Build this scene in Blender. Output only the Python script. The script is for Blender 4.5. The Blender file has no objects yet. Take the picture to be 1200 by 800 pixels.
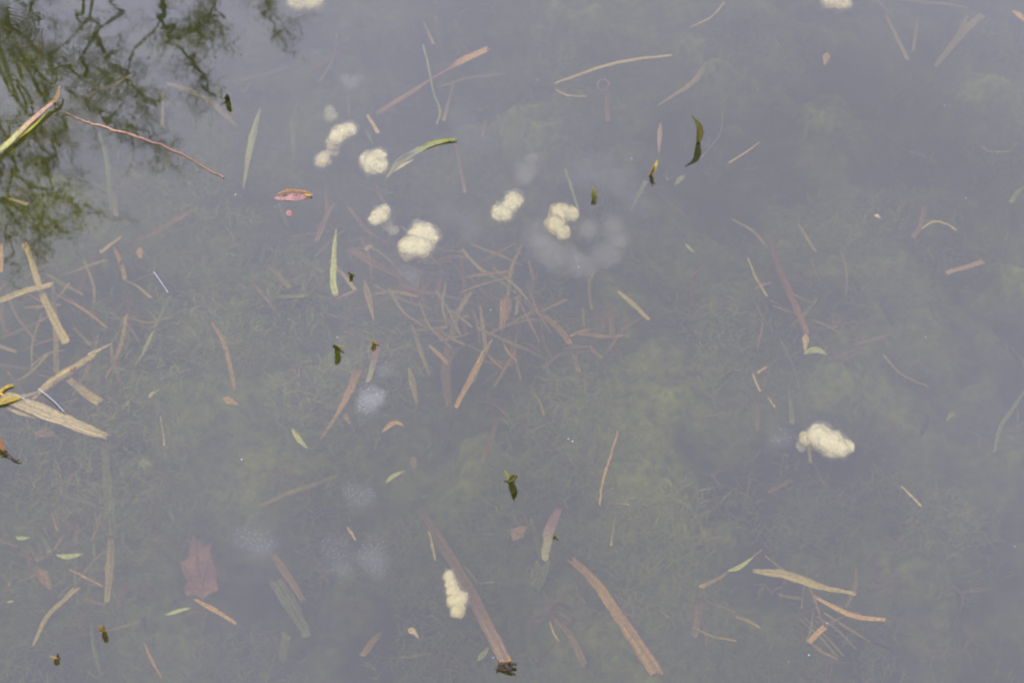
import bpy, bmesh, math, random
import numpy as np
from mathutils import Vector, Matrix, noise

random.seed(7); rng = np.random.default_rng(7)
S = bpy.context.scene
C = S.collection
R = math.radians

# ------------------------------------------------------------------ camera
CAM_H, DEP, HFOV = 1.45, R(48), R(40)
cam_loc = Vector((0, -CAM_H / math.tan(DEP), CAM_H))
cd = bpy.data.cameras.new('camera'); cam = bpy.data.objects.new('camera', cd); C.objects.link(cam)
cam.location = cam_loc
cam.rotation_euler = (R(90) - DEP, 0, 0)
cd.sensor_width = 36; cd.lens = 18 / math.tan(HFOV / 2)
cd.clip_start = 0.01; cd.clip_end = 600
cd.dof.use_dof = True; cd.dof.focus_distance = 1.98; cd.dof.aperture_fstop = 45
S.camera = cam

# ------------------------------------------------------------------ sky, sun, exposure
SUN_EL, SUN_AZ = R(62), R(205)     # behind the photographer's left shoulder, high
w = bpy.data.worlds.new('World'); S.world = w; w.use_nodes = True
nt = w.node_tree; nt.nodes.clear()
sky = nt.nodes.new('ShaderNodeTexSky'); sky.sky_type = 'NISHITA'; sky.sun_disc = False
sky.sun_elevation = SUN_EL; sky.sun_rotation = SUN_AZ
sky.air_density = 1.0; sky.dust_density = 3.0
hs = nt.nodes.new('ShaderNodeHueSaturation'); hs.inputs['Saturation'].default_value = 0.25
tc = nt.nodes.new('ShaderNodeTexCoord')
cn = nt.nodes.new('ShaderNodeTexNoise'); cn.inputs['Scale'].default_value = 2.2; cn.inputs['Detail'].default_value = 5
cr = nt.nodes.new('ShaderNodeMapRange'); cr.inputs['From Min'].default_value = .3; cr.inputs['From Max'].default_value = .75
cr.inputs['To Min'].default_value = .62; cr.inputs['To Max'].default_value = .95
mx = nt.nodes.new('ShaderNodeMix'); mx.data_type = 'RGBA'
bgn = nt.nodes.new('ShaderNodeBackground'); bgn.inputs['Strength'].default_value = 0.15
wo = nt.nodes.new('ShaderNodeOutputWorld')
L = nt.links.new
L(sky.outputs[0], hs.inputs['Color']); L(tc.outputs['Generated'], cn.inputs['Vector'])
L(cn.outputs[0], cr.inputs['Value']); L(cr.outputs[0], mx.inputs[0])
L(hs.outputs[0], mx.inputs[6]); mx.inputs[7].default_value = (12.9, 12.6, 17.3, 1)
L(mx.outputs[2], bgn.inputs['Color']); L(bgn.outputs[0], wo.inputs[0])

sd = bpy.data.lights.new('sun', 'SUN'); sd.energy = 1.3; sd.angle = R(14); sd.color = (1, .97, .92)
sun = bpy.data.objects.new('sun', sd); C.objects.link(sun)
_sv = Vector((math.sin(SUN_AZ) * math.cos(SUN_EL), math.cos(SUN_AZ) * math.cos(SUN_EL), math.sin(SUN_EL)))
sun.rotation_euler = (-_sv).to_track_quat('-Z', 'Y').to_euler()

S.view_settings.view_transform = 'Standard'; S.view_settings.look = 'None'
S.view_settings.gamma = 1; S.view_settings.exposure = 0.0
S.cycles.transparent_max_bounces = 24
S.cycles.max_bounces = 8
S.cycles.volume_bounces = 1
S.cycles.filter_width = 2.2

# ------------------------------------------------------------------ picture <-> place
FPX = 600 / math.tan(HFOV / 2)      # focal length in photo pixels (1200 wide)
RGT = Vector((1, 0, 0)); FWD = Vector((0, math.cos(DEP), -math.sin(DEP))); UP = RGT.cross(FWD)
def ray(px, py):
    return (FWD + RGT * ((px - 600) / FPX) + UP * ((400 - py) / FPX)).normalized()
def P(px, py, z=0.0):
    d = ray(px, py); t = (z - cam_loc.z) / d.z
    return cam_loc + d * t
def mpp(p):                          # metres per photo pixel at a point
    return (p - cam_loc).dot(FWD) / FPX
def RP(px, py, D, dy=0.0):           # point seen mirrored in the water, D metres beyond it
    d = ray(px, py); p = P(px, py, 0); m = Vector((d.x, d.y, -d.z)); h = math.hypot(m.x, m.y)
    return p + m * (D / h)

# ------------------------------------------------------------------ object helpers
def link(name, me, m=None, parent=None):
    o = bpy.data.objects.new(name, me); C.objects.link(o)
    if m is not None: me.materials.append(m)
    if parent is not None: o.parent = parent
    return o
def tag(o, label=None, cat=None, group=None, kind=None):
    if label: o['label'] = label
    if cat: o['category'] = cat
    if group: o['group'] = group
    if kind: o['kind'] = kind
    return o
def empty(name, loc, label, cat, group=None):
    o = bpy.data.objects.new(name, None); C.objects.link(o); o.location = loc
    o.empty_display_size = .02
    return tag(o, label, cat, group)
def local(o, me):                    # mesh made in world coordinates, put under a parent at o
    me.transform(Matrix.Translation(-o.location)); return me
def smooth(me):
    me.polygons.foreach_set('use_smooth', [True] * len(me.polygons)); return me
def mesh(name, v, f, uv=None):
    me = bpy.data.meshes.new(name); me.from_pydata([tuple(a) for a in v], [], f); me.update()
    if uv is not None:
        l = me.uv_layers.new(name='uv')
        vi = np.empty(len(me.loops), np.int32); me.loops.foreach_get('vertex_index', vi)
        l.data.foreach_set('uv', np.array(uv, np.float32)[vi].ravel())
    return me
def resample(pts, n):
    """Catmull-Rom through a list of tuples"""
    a = [np.array(p, float) for p in pts]
    if len(a) == 2: return [a[0] + (a[1] - a[0]) * t for t in np.linspace(0, 1, n)]
    a = [2 * a[0] - a[1]] + a + [2 * a[-1] - a[-2]]
    k = len(a) - 3; out = []
    for t in np.linspace(0, k - 1e-6, n):
        i = int(t); u = t - i
        p0, p1, p2, p3 = a[i:i + 4]
        out.append(.5 * (2 * p1 + (p2 - p0) * u + (2 * p0 - 5 * p1 + 4 * p2 - p3) * u * u + (3 * p1 - p0 - 3 * p2 + p3) * u ** 3))
    return out

# ------------------------------------------------------------------ materials
def new_mat(name):
    m = bpy.data.materials.new(name); m.use_nodes = True; t = m.node_tree
    return m, t, t.nodes['Principled BSDF'], t.nodes['Material Output']
def fibre(name, a, b, rough=.6, end=None, spots=.8, scale=26):
    """dead or living plant tissue: lengthwise fibres, blotches; 'end' tints the far end"""
    m, t, bs, out = new_mat(name); N = t.nodes.new; K = t.links.new
    uv = N('ShaderNodeUVMap'); uv.uv_map = 'uv'
    oi = N('ShaderNodeObjectInfo')
    mp = N('ShaderNodeMapping'); mp.inputs['Scale'].default_value = (scale * .35, 2.6, 1)
    K(uv.outputs[0], mp.inputs['Vector'])
    ad = N('ShaderNodeVectorMath'); ad.operation = 'ADD'
    K(mp.outputs[0], ad.inputs[0]); K(oi.outputs['Random'], ad.inputs[1])
    n1 = N('ShaderNodeTexNoise'); n1.inputs['Scale'].default_value = 1.0; n1.inputs['Detail'].default_value = 4
    K(ad.outputs[0], n1.inputs['Vector'])
    r1 = N('ShaderNodeMapRange'); r1.inputs['From Min'].default_value = .38; r1.inputs['From Max'].default_value = .62
    K(n1.outputs[0], r1.inputs[0])
    mx = N('ShaderNodeMix'); mx.data_type = 'RGBA'; K(r1.outputs[0], mx.inputs[0])
    mx.inputs[6].default_value = (a[0] * .72, a[1] * .72, a[2] * .72, 1); mx.inputs[7].default_value = (*b, 1)
    last = mx.outputs[2]
    if end:
        sp = N('ShaderNodeSeparateXYZ'); K(uv.outputs[0], sp.inputs[0])
        re = N('ShaderNodeMapRange'); re.inputs['From Min'].default_value = .35; re.inputs['From Max'].default_value = .75
        K(sp.outputs[1], re.inputs[0])
        m2 = N('ShaderNodeMix'); m2.data_type = 'RGBA'; K(re.outputs[0], m2.inputs[0]); K(last, m2.inputs[6])
        m2.inputs[7].default_value = (*end, 1); last = m2.outputs[2]
    tc = N('ShaderNodeTexCoord'); n2 = N('ShaderNodeTexNoise'); n2.inputs['Scale'].default_value = 240; n2.inputs['Detail'].default_value = 5
    K(tc.outputs['Object'], n2.inputs['Vector'])
    r2 = N('ShaderNodeMapRange'); r2.inputs['From Min'].default_value = .45; r2.inputs['From Max'].default_value = .72
    r2.inputs['To Max'].default_value = spots; K(n2.outputs[0], r2.inputs[0])
    m3 = N('ShaderNodeMix'); m3.data_type = 'RGBA'; K(r2.outputs[0], m3.inputs[0]); K(last, m3.inputs[6])
    m3.inputs[7].default_value = (a[0] * .35, a[1] * .38, a[2] * .5, 1)
    K(m3.outputs[2], bs.inputs['Base Color']); bs.inputs['Roughness'].default_value = rough
    bp = N('ShaderNodeBump'); bp.inputs['Strength'].default_value = .5; bp.inputs['Distance'].default_value = .001
    K(n1.outputs[0], bp.inputs['Height']); K(bp.outputs[0], bs.inputs['Normal'])
    return m
M = {
 'straw':  fibre('straw_material', (0.394, 0.283, 0.035), (0.582, 0.431, 0.061)),
 'pale':   fibre('pale_straw_material', (0.447, 0.343, 0.081), (0.689, 0.536, 0.150)),
 'tan':    fibre('tan_material', (0.323, 0.231, 0.030), (0.475, 0.358, 0.050)),
 'orange': fibre('orange_brown_material', (0.451, 0.229, 0.021), (0.675, 0.385, 0.040)),
 'rust':   fibre('rust_material', (0.284, 0.141, 0.011), (0.442, 0.244, 0.020)),
 'pink':   fibre('pink_brown_material', (0.298, 0.165, 0.042), (0.408, 0.252, 0.067)),
 'red':    fibre('red_material', (0.212, 0.069, 0.014), (0.313, 0.155, 0.036)),
 'olive':  fibre('olive_material', (0.211, 0.221, 0.027), (0.346, 0.346, 0.050)),
 'yellow': fibre('yellow_green_material', (0.342, 0.357, 0.036), (0.514, 0.514, 0.078)),
 'gold':   fibre('golden_material', (0.528, 0.333, 0.057), (0.704, 0.475, 0.114)),
 'green':  fibre('green_material', (0.095, 0.098, 0.014), (0.180, 0.159, 0.026), rough=.4),
 'dark':   fibre('dark_brown_material', (.035, .02, .01), (.09, .05, .02)),
 'shoot':  fibre('red_green_shoot_material', (.36, .38, .08), (.58, .56, .18), end=(.50, .28, .17), rough=.4),
 'redyel': fibre('red_to_yellow_material', (.34, .16, .10), (.42, .22, .14), end=(.40, .36, .10)),
 'twigred': fibre('red_brown_twig_material', (0.270, 0.135, 0.081), (0.495, 0.288, 0.180), scale=4),
 'bark':   fibre('wet_bark_material', (.09, .10, .02), (.16, .18, .035), scale=5),
 'white':  fibre('white_fibre_material', (.45, .45, .45), (.6, .6, .6), spots=0),
 'leafred': fibre('red_leaf_material', (0.297, 0.116, 0.094), (0.393, 0.252, 0.188), scale=5),
 'leafbrown': fibre('brown_leaf_material', (0.238, 0.100, 0.035), (0.317, 0.150, 0.053), scale=4),
}
def jelly_mat(name, col, dens_edge, dens_mid, fine=260, vary=.6, soft=.05):
    """milky jelly or mould: thin at its rim, denser where one looks through more of it"""
    m, t, bs, out = new_mat(name); N = t.nodes.new; K = t.links.new
    t.nodes.remove(bs)
    lw = N('ShaderNodeLayerWeight'); lw.inputs['Blend'].default_value = .5
    rg = N('ShaderNodeMapRange'); rg.interpolation_type = 'SMOOTHSTEP'
    rg.inputs['From Min'].default_value = .93; rg.inputs['From Max'].default_value = soft
    rg.inputs['To Min'].default_value = dens_edge; rg.inputs['To Max'].default_value = dens_mid
    K(lw.outputs['Facing'], rg.inputs[0])
    tc = N('ShaderNodeTexCoord'); n = N('ShaderNodeTexNoise'); n.inputs['Scale'].default_value = fine; n.inputs['Detail'].default_value = 5
    K(tc.outputs['Object'], n.inputs['Vector'])
    r2 = N('ShaderNodeMapRange'); r2.inputs['From Min'].default_value = .35; r2.inputs['From Max'].default_value = .65
    r2.inputs['To Min'].default_value = 1 - vary; r2.inputs['To Max'].default_value = 1; K(n.outputs[0], r2.inputs[0])
    mu = N('ShaderNodeMath'); mu.operation = 'MULTIPLY'; mu.use_clamp = True
    K(rg.outputs[0], mu.inputs[0]); K(r2.outputs[0], mu.inputs[1])
    tr = N('ShaderNodeBsdfTransparent'); df = N('ShaderNodeBsdfDiffuse'); df.inputs['Color'].default_value = (*col, 1)
    tl = N('ShaderNodeBsdfTranslucent'); tl.inputs['Color'].default_value = (*col, 1)
    mt = N('ShaderNodeMixShader'); mt.inputs[0].default_value = .35; K(df.outputs[0], mt.inputs[1]); K(tl.outputs[0], mt.inputs[2])
    ms = N('ShaderNodeMixShader'); K(mu.outputs[0], ms.inputs[0]); K(tr.outputs[0], ms.inputs[1]); K(mt.outputs[0], ms.inputs[2])
    K(ms.outputs[0], out.inputs['Surface'])
    return m
M['mould'] = jelly_mat('white_mould_material', (.97, .89, .44), 0, 1.0, 150, .2, .12)
M['mould_cream'] = jelly_mat('cream_mould_material', (.90, .80, .36), 0, .95, 150, .2, .1)
M['mould_dim'] = jelly_mat('dim_yellow_mould_material', (.62, .60, .34), 0, .6, 220, .3)
M['halo'] = jelly_mat('jelly_glow_material', (.95, .90, .62), 0, .30, 90, .6)  # jelly, its pale tint also standing in for the blurred glow under water
M['jelly'] = jelly_mat('clear_jelly_material', (.50, .52, .54), 0, .075, 22, .8)
M['jelly_warm'] = jelly_mat('cloudy_jelly_material', (.66, .66, .58), 0, .14, 22, .8)
me_, t_, b_, o_ = new_mat('egg_material'); b_.inputs['Base Color'].default_value = (.46, .50, .52, 1); b_.inputs['Roughness'].default_value = .5
M['egg'] = me_

# ------------------------------------------------------------------ terrain: pond basin and banks, one sheet
GREENS = [(250, 330, 120), (60, 600, 110), (250, 470, 100), (380, 560, 90), (60, 340, 80), (1150, 110, 55), (640, 150, 45), (180, 560, 140), (330, 420, 110), (1000, 330, 65), (1190, 330, 50), (820, 450, 110), (1090, 660, 90), (640, 560, 130), (470, 520, 110), (120, 640, 130), (760, 690, 110), (40, 240, 110), (640, 30, 50), (900, 110, 45)]
HOLES = [(1155, 400, 60), (1070, 560, 80), (1040, 120, 70), (560, 470, 70), (100, 530, 45), (1190, 740, 60), (180, 330, 50), (900, 215, 60), (460, 40, 70)]
def blob_(px, py, lst): return max(math.exp(-((px - a) ** 2 + (py - b) ** 2) / (c * c)) for a, b, c in lst)
def spot(lst): return [(P(a, b, -.22), c * .00125) for a, b, c in lst]
GW, HW = spot(GREENS), spot(HOLES)
def mound(x, y):
    if abs(x) > 1.6 or abs(y) > 1.6: return 0.0
    u, w_ = x, y
    x += .16 * noise.fractal(Vector((u * 3.5, w_ * 3.5, 1)), .9, 2, 4); y += .16 * noise.fractal(Vector((u * 3.5, w_ * 3.5, 7)), .9, 2, 4)
    g = max(math.exp(-((x - p.x) ** 2 + (y - p.y) ** 2) / (r_ * r_)) for p, r_ in GW)
    k = max(math.exp(-((x - p.x) ** 2 + (y - p.y) ** 2) / (r_ * r_)) for p, r_ in HW)
    return .07 * g - .06 * k
def floor_z(x, y):
    e = max(abs(x) / 9.0, (y - 2.2) / 5.6 if y > 2.2 else (-y - .2) / 1.6)      # 1 at the shore
    base = -.26
    if e > .75: base = -.26 + (min(e, 1.8) - .75) * 1.15
    base = min(base, .55)
    n = noise.fractal(Vector((x * 2.1, y * 2.1, 3)), 1, 2, 5) * .035
    n2 = max(0, noise.fractal(Vector((x * 7, y * 7, 9)), .9, 2, 6)) * .05 if abs(x) < 2 and abs(y) < 2 else 0
    return base + n + mound(x, y) + n2
def axis(lo, a, b, hi, fine, k):
    mid = list(np.arange(a, b, fine)); l = []; r = []; s = fine
    x = a
    while x > lo: s *= k; x -= s; l.append(x)
    s = fine; x = mid[-1]
    while x < hi: s *= k; x += s; r.append(x)
    return l[::-1] + mid + r
xs = axis(-250, -1.1, 1.1, 250, .01, 1.12); ys = axis(-250, -.75, 1.05, 400, .01, 1.12)
v = [(x, y, floor_z(x, y)) for y in ys for x in xs]
nx = len(xs)
f = [(j * nx + i, j * nx + i + 1, (j + 1) * nx + i + 1, (j + 1) * nx + i) for j in range(len(ys) - 1) for i in range(nx - 1)]
gm, t, bs, out = new_mat('mud_and_grass'); N = t.nodes.new; K = t.links.new
ge = N('ShaderNodeNewGeometry'); sp = N('ShaderNodeSeparateXYZ'); K(ge.outputs['Position'], sp.inputs[0])
n1 = N('ShaderNodeTexNoise'); n1.inputs['Scale'].default_value = 5.5; n1.inputs['Detail'].default_value = 7; n1.inputs['Roughness'].default_value = .62
K(ge.outputs['Position'], n1.inputs['Vector'])
zr = N('ShaderNodeMapRange'); zr.inputs['From Min'].default_value = -.34; zr.inputs['From Max'].default_value = -.13; K(sp.outputs[2], zr.inputs[0])
zn = N('ShaderNodeMath'); zn.operation = 'MULTIPLY_ADD'; K(n1.outputs[0], zn.inputs[0]); zn.inputs[1].default_value = 1.1
zs = N('ShaderNodeMath'); zs.operation = 'MULTIPLY_ADD'; K(zr.outputs[0], zs.inputs[0]); zs.inputs[1].default_value = .55; zs.inputs[2].default_value = -.33; K(zs.outputs[0], zn.inputs[2])
cr1 = N('ShaderNodeValToRGB'); K(zn.outputs[0], cr1.inputs[0])
e = cr1.color_ramp.elements; e[0].position = .36; e[0].color = (.030, .022, .034, 1); e[1].position = .66; e[1].color = (.24, .28, .018, 1)
q = e.new(.5); q.color = (.14, .155, .012, 1)
n2 = N('ShaderNodeTexNoise'); n2.inputs['Scale'].default_value = 60; n2.inputs['Detail'].default_value = 6; K(ge.outputs['Position'], n2.inputs['Vector'])
m1 = N('ShaderNodeMix'); m1.data_type = 'RGBA'; m1.blend_type = 'MULTIPLY'; m1.inputs[0].default_value = .8
K(cr1.outputs[0], m1.inputs[6])
cr2 = N('ShaderNodeValToRGB'); K(n2.outputs[0], cr2.inputs[0]); e = cr2.color_ramp.elements; e[0].position = .3; e[0].color = (.4, .4, .4, 1); e[1].position = .65; e[1].color = (1.5, 1.4, 1.2, 1)
K(cr2.outputs[0], m1.inputs[7])
gr = N('ShaderNodeMapRange'); gr.inputs['From Min'].default_value = -.02; gr.inputs['From Max'].default_value = .12; K(sp.outputs[2], gr.inputs[0])
m2 = N('ShaderNodeMix'); m2.data_type = 'RGBA'; K(gr.outputs[0], m2.inputs[0]); K(m1.outputs[2], m2.inputs[6]); m2.inputs[7].default_value = (.10, .10, .045, 1)
K(m2.outputs[2], bs.inputs['Base Color']); bs.inputs['Roughness'].default_value = .9
bp = N('ShaderNodeBump'); bp.inputs['Distance'].default_value = .01; K(n2.outputs[0], bp.inputs['Height']); K(bp.outputs[0], bs.inputs['Normal'])
tag(link('ground', smooth(mesh('ground', v, f)), gm), kind='structure')

# ------------------------------------------------------------------ water: a body with its surface
wm, t, bs, out = new_mat('pond_water'); N = t.nodes.new; K = t.links.new; t.nodes.remove(bs)
ge = N('ShaderNodeNewGeometry')
# slight wind ripple everywhere, a little more towards the far left; two sets of rings where shoots stand
na = N('ShaderNodeTexNoise'); na.inputs['Scale'].default_value = 55; na.inputs['Detail'].default_value = 1.5
K(ge.outputs['Position'], na.inputs['Vector'])
nb = N('ShaderNodeTexNoise'); nb.inputs['Scale'].default_value = 30; nb.inputs['Detail'].default_value = 1; K(ge.outputs['Position'], nb.inputs['Vector'])
def ring(px, py, wl, amp, reach):
    c = P(px, py, 0)
    sb = N('ShaderNodeVectorMath'); sb.operation = 'DISTANCE'; K(ge.outputs['Position'], sb.inputs[0]); sb.inputs[1].default_value = c
    wn = N('ShaderNodeMath'); wn.operation = 'MULTIPLY_ADD'; wn.inputs[1].default_value = wl * 3.5; K(nb.outputs[0], wn.inputs[0]); K(sb.outputs['Value'], wn.inputs[2])
    m_ = N('ShaderNodeMath'); m_.operation = 'MULTIPLY'; m_.inputs[1].default_value = 2 * math.pi / wl; K(wn.outputs[0], m_.inputs[0])
    s_ = N('ShaderNodeMath'); s_.operation = 'SINE'; K(m_.outputs[0], s_.inputs[0])
    fa = N('ShaderNodeMapRange'); fa.inputs['From Min'].default_value = reach; fa.inputs['From Max'].default_value = reach * .25
    fa.inputs['To Min'].default_value = 0; fa.inputs['To Max'].default_value = amp; fa.interpolation_type = 'SMOOTHSTEP'; K(sb.outputs['Value'], fa.inputs[0])
    p_ = N('ShaderNodeMath'); p_.operation = 'MULTIPLY'; K(s_.outputs[0], p_.inputs[0]); K(fa.outputs[0], p_.inputs[1])
    return p_.outputs[0]
tot = None
for o_ in (ring(-14, 40, .0080, .016, .17), ring(352, -20, .008, .014, .14), ring(20, 90, .0065, .0045, .36)):
    if tot is None: tot = o_
    else:
        a_ = N('ShaderNodeMath'); K(tot, a_.inputs[0]); K(o_, a_.inputs[1]); tot = a_.outputs[0]
hz = N('ShaderNodeMath'); hz.operation = 'MULTIPLY_ADD'; K(na.outputs[0], hz.inputs[0]); hz.inputs[1].default_value = .055; K(tot, hz.inputs[2])
bp = N('ShaderNodeBump'); bp.inputs['Strength'].default_value = 1.0; bp.inputs['Distance'].default_value = .00025; K(hz.outputs[0], bp.inputs['Height'])
fr = N('ShaderNodeFresnel'); fr.inputs['IOR'].default_value = 1.33; K(bp.outputs[0], fr.inputs['Normal'])
fm = N('ShaderNodeMath'); fm.operation = 'MULTIPLY_ADD'; fm.use_clamp = True; K(fr.outputs[0], fm.inputs[0]); fm.inputs[1].default_value = 1.75; fm.inputs[2].default_value = .088
gl = N('ShaderNodeBsdfGlossy'); gl.inputs['Roughness'].default_value = .02; K(bp.outputs[0], gl.inputs['Normal'])
tr = N('ShaderNodeBsdfTransparent')
ms = N('ShaderNodeMixShader'); K(fm.outputs[0], ms.inputs[0]); K(tr.outputs[0], ms.inputs[1]); K(gl.outputs[0], ms.inputs[2])
K(ms.outputs[0], out.inputs['Surface'])
pv = N('ShaderNodeVolumePrincipled'); pv.inputs['Color'].default_value = (.115, .14, .05, 1); pv.inputs['Absorption Color'].default_value = (.20, .20, .02, 1); pv.inputs['Density'].default_value = 4.2
pv.inputs['Anisotropy'].default_value = .0
K(pv.outputs[0], out.inputs['Volume'])
bm = bmesh.new(); bmesh.ops.create_cube(bm, size=1)
for q in bm.verts: q.co = Vector((q.co.x * 24, q.co.y * 15.5 + 3.2, (q.co.z - .5) * .9))
me = bpy.data.meshes.new('water'); bm.to_mesh(me); bm.free()
tag(link('water', me, wm), kind='structure')

# ------------------------------------------------------------------ plant builders
def blade_mesh(name, pts, widths, thick=.12, n=None, wav=.09, rag=1.0, fold=.18, face=False):
    """flat reed or grass blade with a shallow fold and real thickness. pts (px,py,z)"""
    n = n or max(8, min(30, int(sum(math.hypot(b[0]-a[0], b[1]-a[1]) for a, b in zip(pts, pts[1:])) / 5)))
    rs = resample(pts, n)
    W = np.interp(np.linspace(0, 1, n), np.linspace(0, 1, len(widths)), widths)
    c = [P(*p) for p in rs]
    for i in range(1, n - 1):
        c[i].z += noise.noise(Vector((c[i].x * 30, c[i].y * 30, 5))) * .002
    v, uv, f = [], [], []
    L_ = 0; seed = random.random() * 90
    for i in range(n):
        d = (c[min(i + 1, n - 1)] - c[max(i - 1, 0)]).normalized()
        if i: L_ += (c[i] - c[i - 1]).length
        side = d.cross(Vector((0, 0, 1)))
        side = side.normalized() if side.length > .2 else RGT.copy()
        if face: side = RGT.copy()               # upright leaf, flat side towards the bank
        upv = side.cross(d).normalized()
        hw = W[i] * .5 * mpp(c[i])
        a = 1 + wav * 3 * noise.noise(Vector((seed, i * .6, 0))); b = 1 + wav * 3 * noise.noise(Vector((seed + 7, i * .6, 0)))
        th = max(.0004, hw * thick)
        for k, s in enumerate((-1, -.5, 0, .5, 1)):
            off = side * (s * hw * (a if s < 0 else b)) + upv * (abs(s) * hw * fold * 1.5)
            v.append(c[i] + off); uv.append((s * .5 + .5, i / (n - 1)))
        for k, s in enumerate((-1, 0, 1)):
            off = side * (s * hw * (a if s < 0 else b) * .96) + upv * (abs(s) * hw * fold * 1.5 - th * 1.6)
            v.append(c[i] + off); uv.append((s * .5 + .5, i / (n - 1)))
    for i in range(n - 1):
        o = i * 8; p = o + 8
        for k in range(4): f.append((o + k, o + k + 1, p + k + 1, p + k))
        f.append((o + 5, p + 5, p + 6, o + 6)); f.append((o + 6, p + 6, p + 7, o + 7))
        f.append((o, p, p + 5, o + 5)); f.append((o + 4, o + 7, p + 7, p + 4))
    f.append((0, 5, 6, 7, 4, 3, 2, 1)); o = (n - 1) * 8; f.append((o, o + 1, o + 2, o + 3, o + 4, o + 7, o + 6, o + 5))
    for k in range(8):                      # torn, uneven ends
        for o, s_ in ((0, -1), ((n - 1) * 8, 1)):
            dd = (c[1] - c[0]).normalized() if s_ < 0 else (c[-1] - c[-2]).normalized()
            v[o + k] = v[o + k] + dd * s_ * hw * rag * noise.noise(Vector((seed + (k if k < 5 else (k - 5) * 2) * 1.7, s_ * 3, 0))) * 2.5
    me = mesh(name, v, f, uv)
    return smooth(me)
def tube_pts(c, rad, sides=6, name='tube', knots=0.0):
    v, uv, f = [], [], []; n = len(c)
    for i in range(n):
        d = (c[min(i + 1, n - 1)] - c[max(i - 1, 0)]).normalized()
        s = d.cross(Vector((0, 0, 1))); s = s.normalized() if s.length > .1 else d.cross(Vector((1, 0, 0))).normalized()
        u = s.cross(d).normalized()
        r = rad[i] * (1 + knots * noise.noise(c[i] * 90))
        for k in range(sides):
            a = 2 * math.pi * k / sides
            v.append(c[i] + (s * math.cos(a) + u * math.sin(a)) * r); uv.append((k / sides, i / max(1, n - 1)))
    for i in range(n - 1):
        for k in range(sides):
            a = i * sides + k; b = i * sides + (k + 1) % sides
            f.append((a, b, b + sides, a + sides))
    f.append(tuple(range(sides))[::-1]); f.append(tuple((n - 1) * sides + k for k in range(sides)))
    return v, f, uv
def twig_mesh(name, pts, widths, jag=.35):
    n = max(6, min(40, int(sum(math.hypot(b[0]-a[0], b[1]-a[1]) for a, b in zip(pts, pts[1:])) / 4)))
    rs = resample(pts, n)
    W = np.interp(np.linspace(0, 1, n), np.linspace(0, 1, len(widths)), widths)
    for i in range(1, n - 1): rs[i][0] += random.uniform(-jag, jag); rs[i][1] += random.uniform(-jag, jag)
    c = [P(*p) for p in rs]
    v, f, uv = tube_pts(c, [W[i] * .5 * mpp(c[i]) for i in range(n)], 6, knots=.35)
    return smooth(mesh(name, v, f, uv))
def put(name, label, cat, me, m, group=None):
    """one-mesh thing with its origin at its centre"""
    co = np.empty(len(me.vertices) * 3, np.float32); me.vertices.foreach_get('co', co); c = Vector(co.reshape(-1, 3).mean(0).tolist())
    me.transform(Matrix.Translation(-c)); o = link(name, me, M[m]); o.location = c
    return tag(o, label, cat, group)

LAND, LATER = [], []                 # picture places of labelled things; pieces labelled by their neighbours
KIND = {  # kind letter -> (name, category)
 'R': ('reed_piece', 'reed'), 'G': ('grass_blade', 'grass blade'), 'T': ('twig', 'twig'), 'L': ('leaf', 'leaf'), 'F': ('white_fibre', 'fibre')}
def Z(z, pts): return [(p[0], p[1], p[2] if len(p) > 2 else z) for p in pts]
def item(kind, mat, z, w_, pts, label):
    nm, cat = KIND[kind]; pts = [(a, b, c if c > -.03 else max(-.18, -.03 + (c + .03) * 1.45)) for a, b, c in Z(z, pts)]
    if z < -.045 and kind in 'RGT':          # most pieces lie tilted, one end deeper
        k = random.random() < .5; q = random.uniform(.03, .10); n_ = len(pts) - 1
        pts = [(a, b, max(-.21, c - q * ((i / n_) if k else 1 - i / n_))) for i, (a, b, c) in enumerate(pts)]
    w_ = w_ if isinstance(w_, (list, tuple)) else [w_, w_]
    if kind == 'R': me = blade_mesh(nm, pts, list(w_))
    elif kind == 'G':
        if len(w_) == 2: w_ = [w_[0] * .25, w_[0], w_[1], w_[1] * .2]
        me = blade_mesh(nm, pts, list(w_), wav=.05)
    elif kind == 'L': me = blade_mesh(nm, pts, [.15 * w_[0], .75 * w_[0], w_[0], .9 * w_[1], .6 * w_[1], .1 * w_[1]], n=12, fold=.3)
    else: me = twig_mesh(nm, pts, list(w_), jag=.1 if kind == 'F' else 1.0 if mat == 'twigred' else .45)
    k = len(pts) // 2; LAND.append((pts[k][0], pts[k][1], label))
    return put(nm, label, cat, me, mat)

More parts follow.
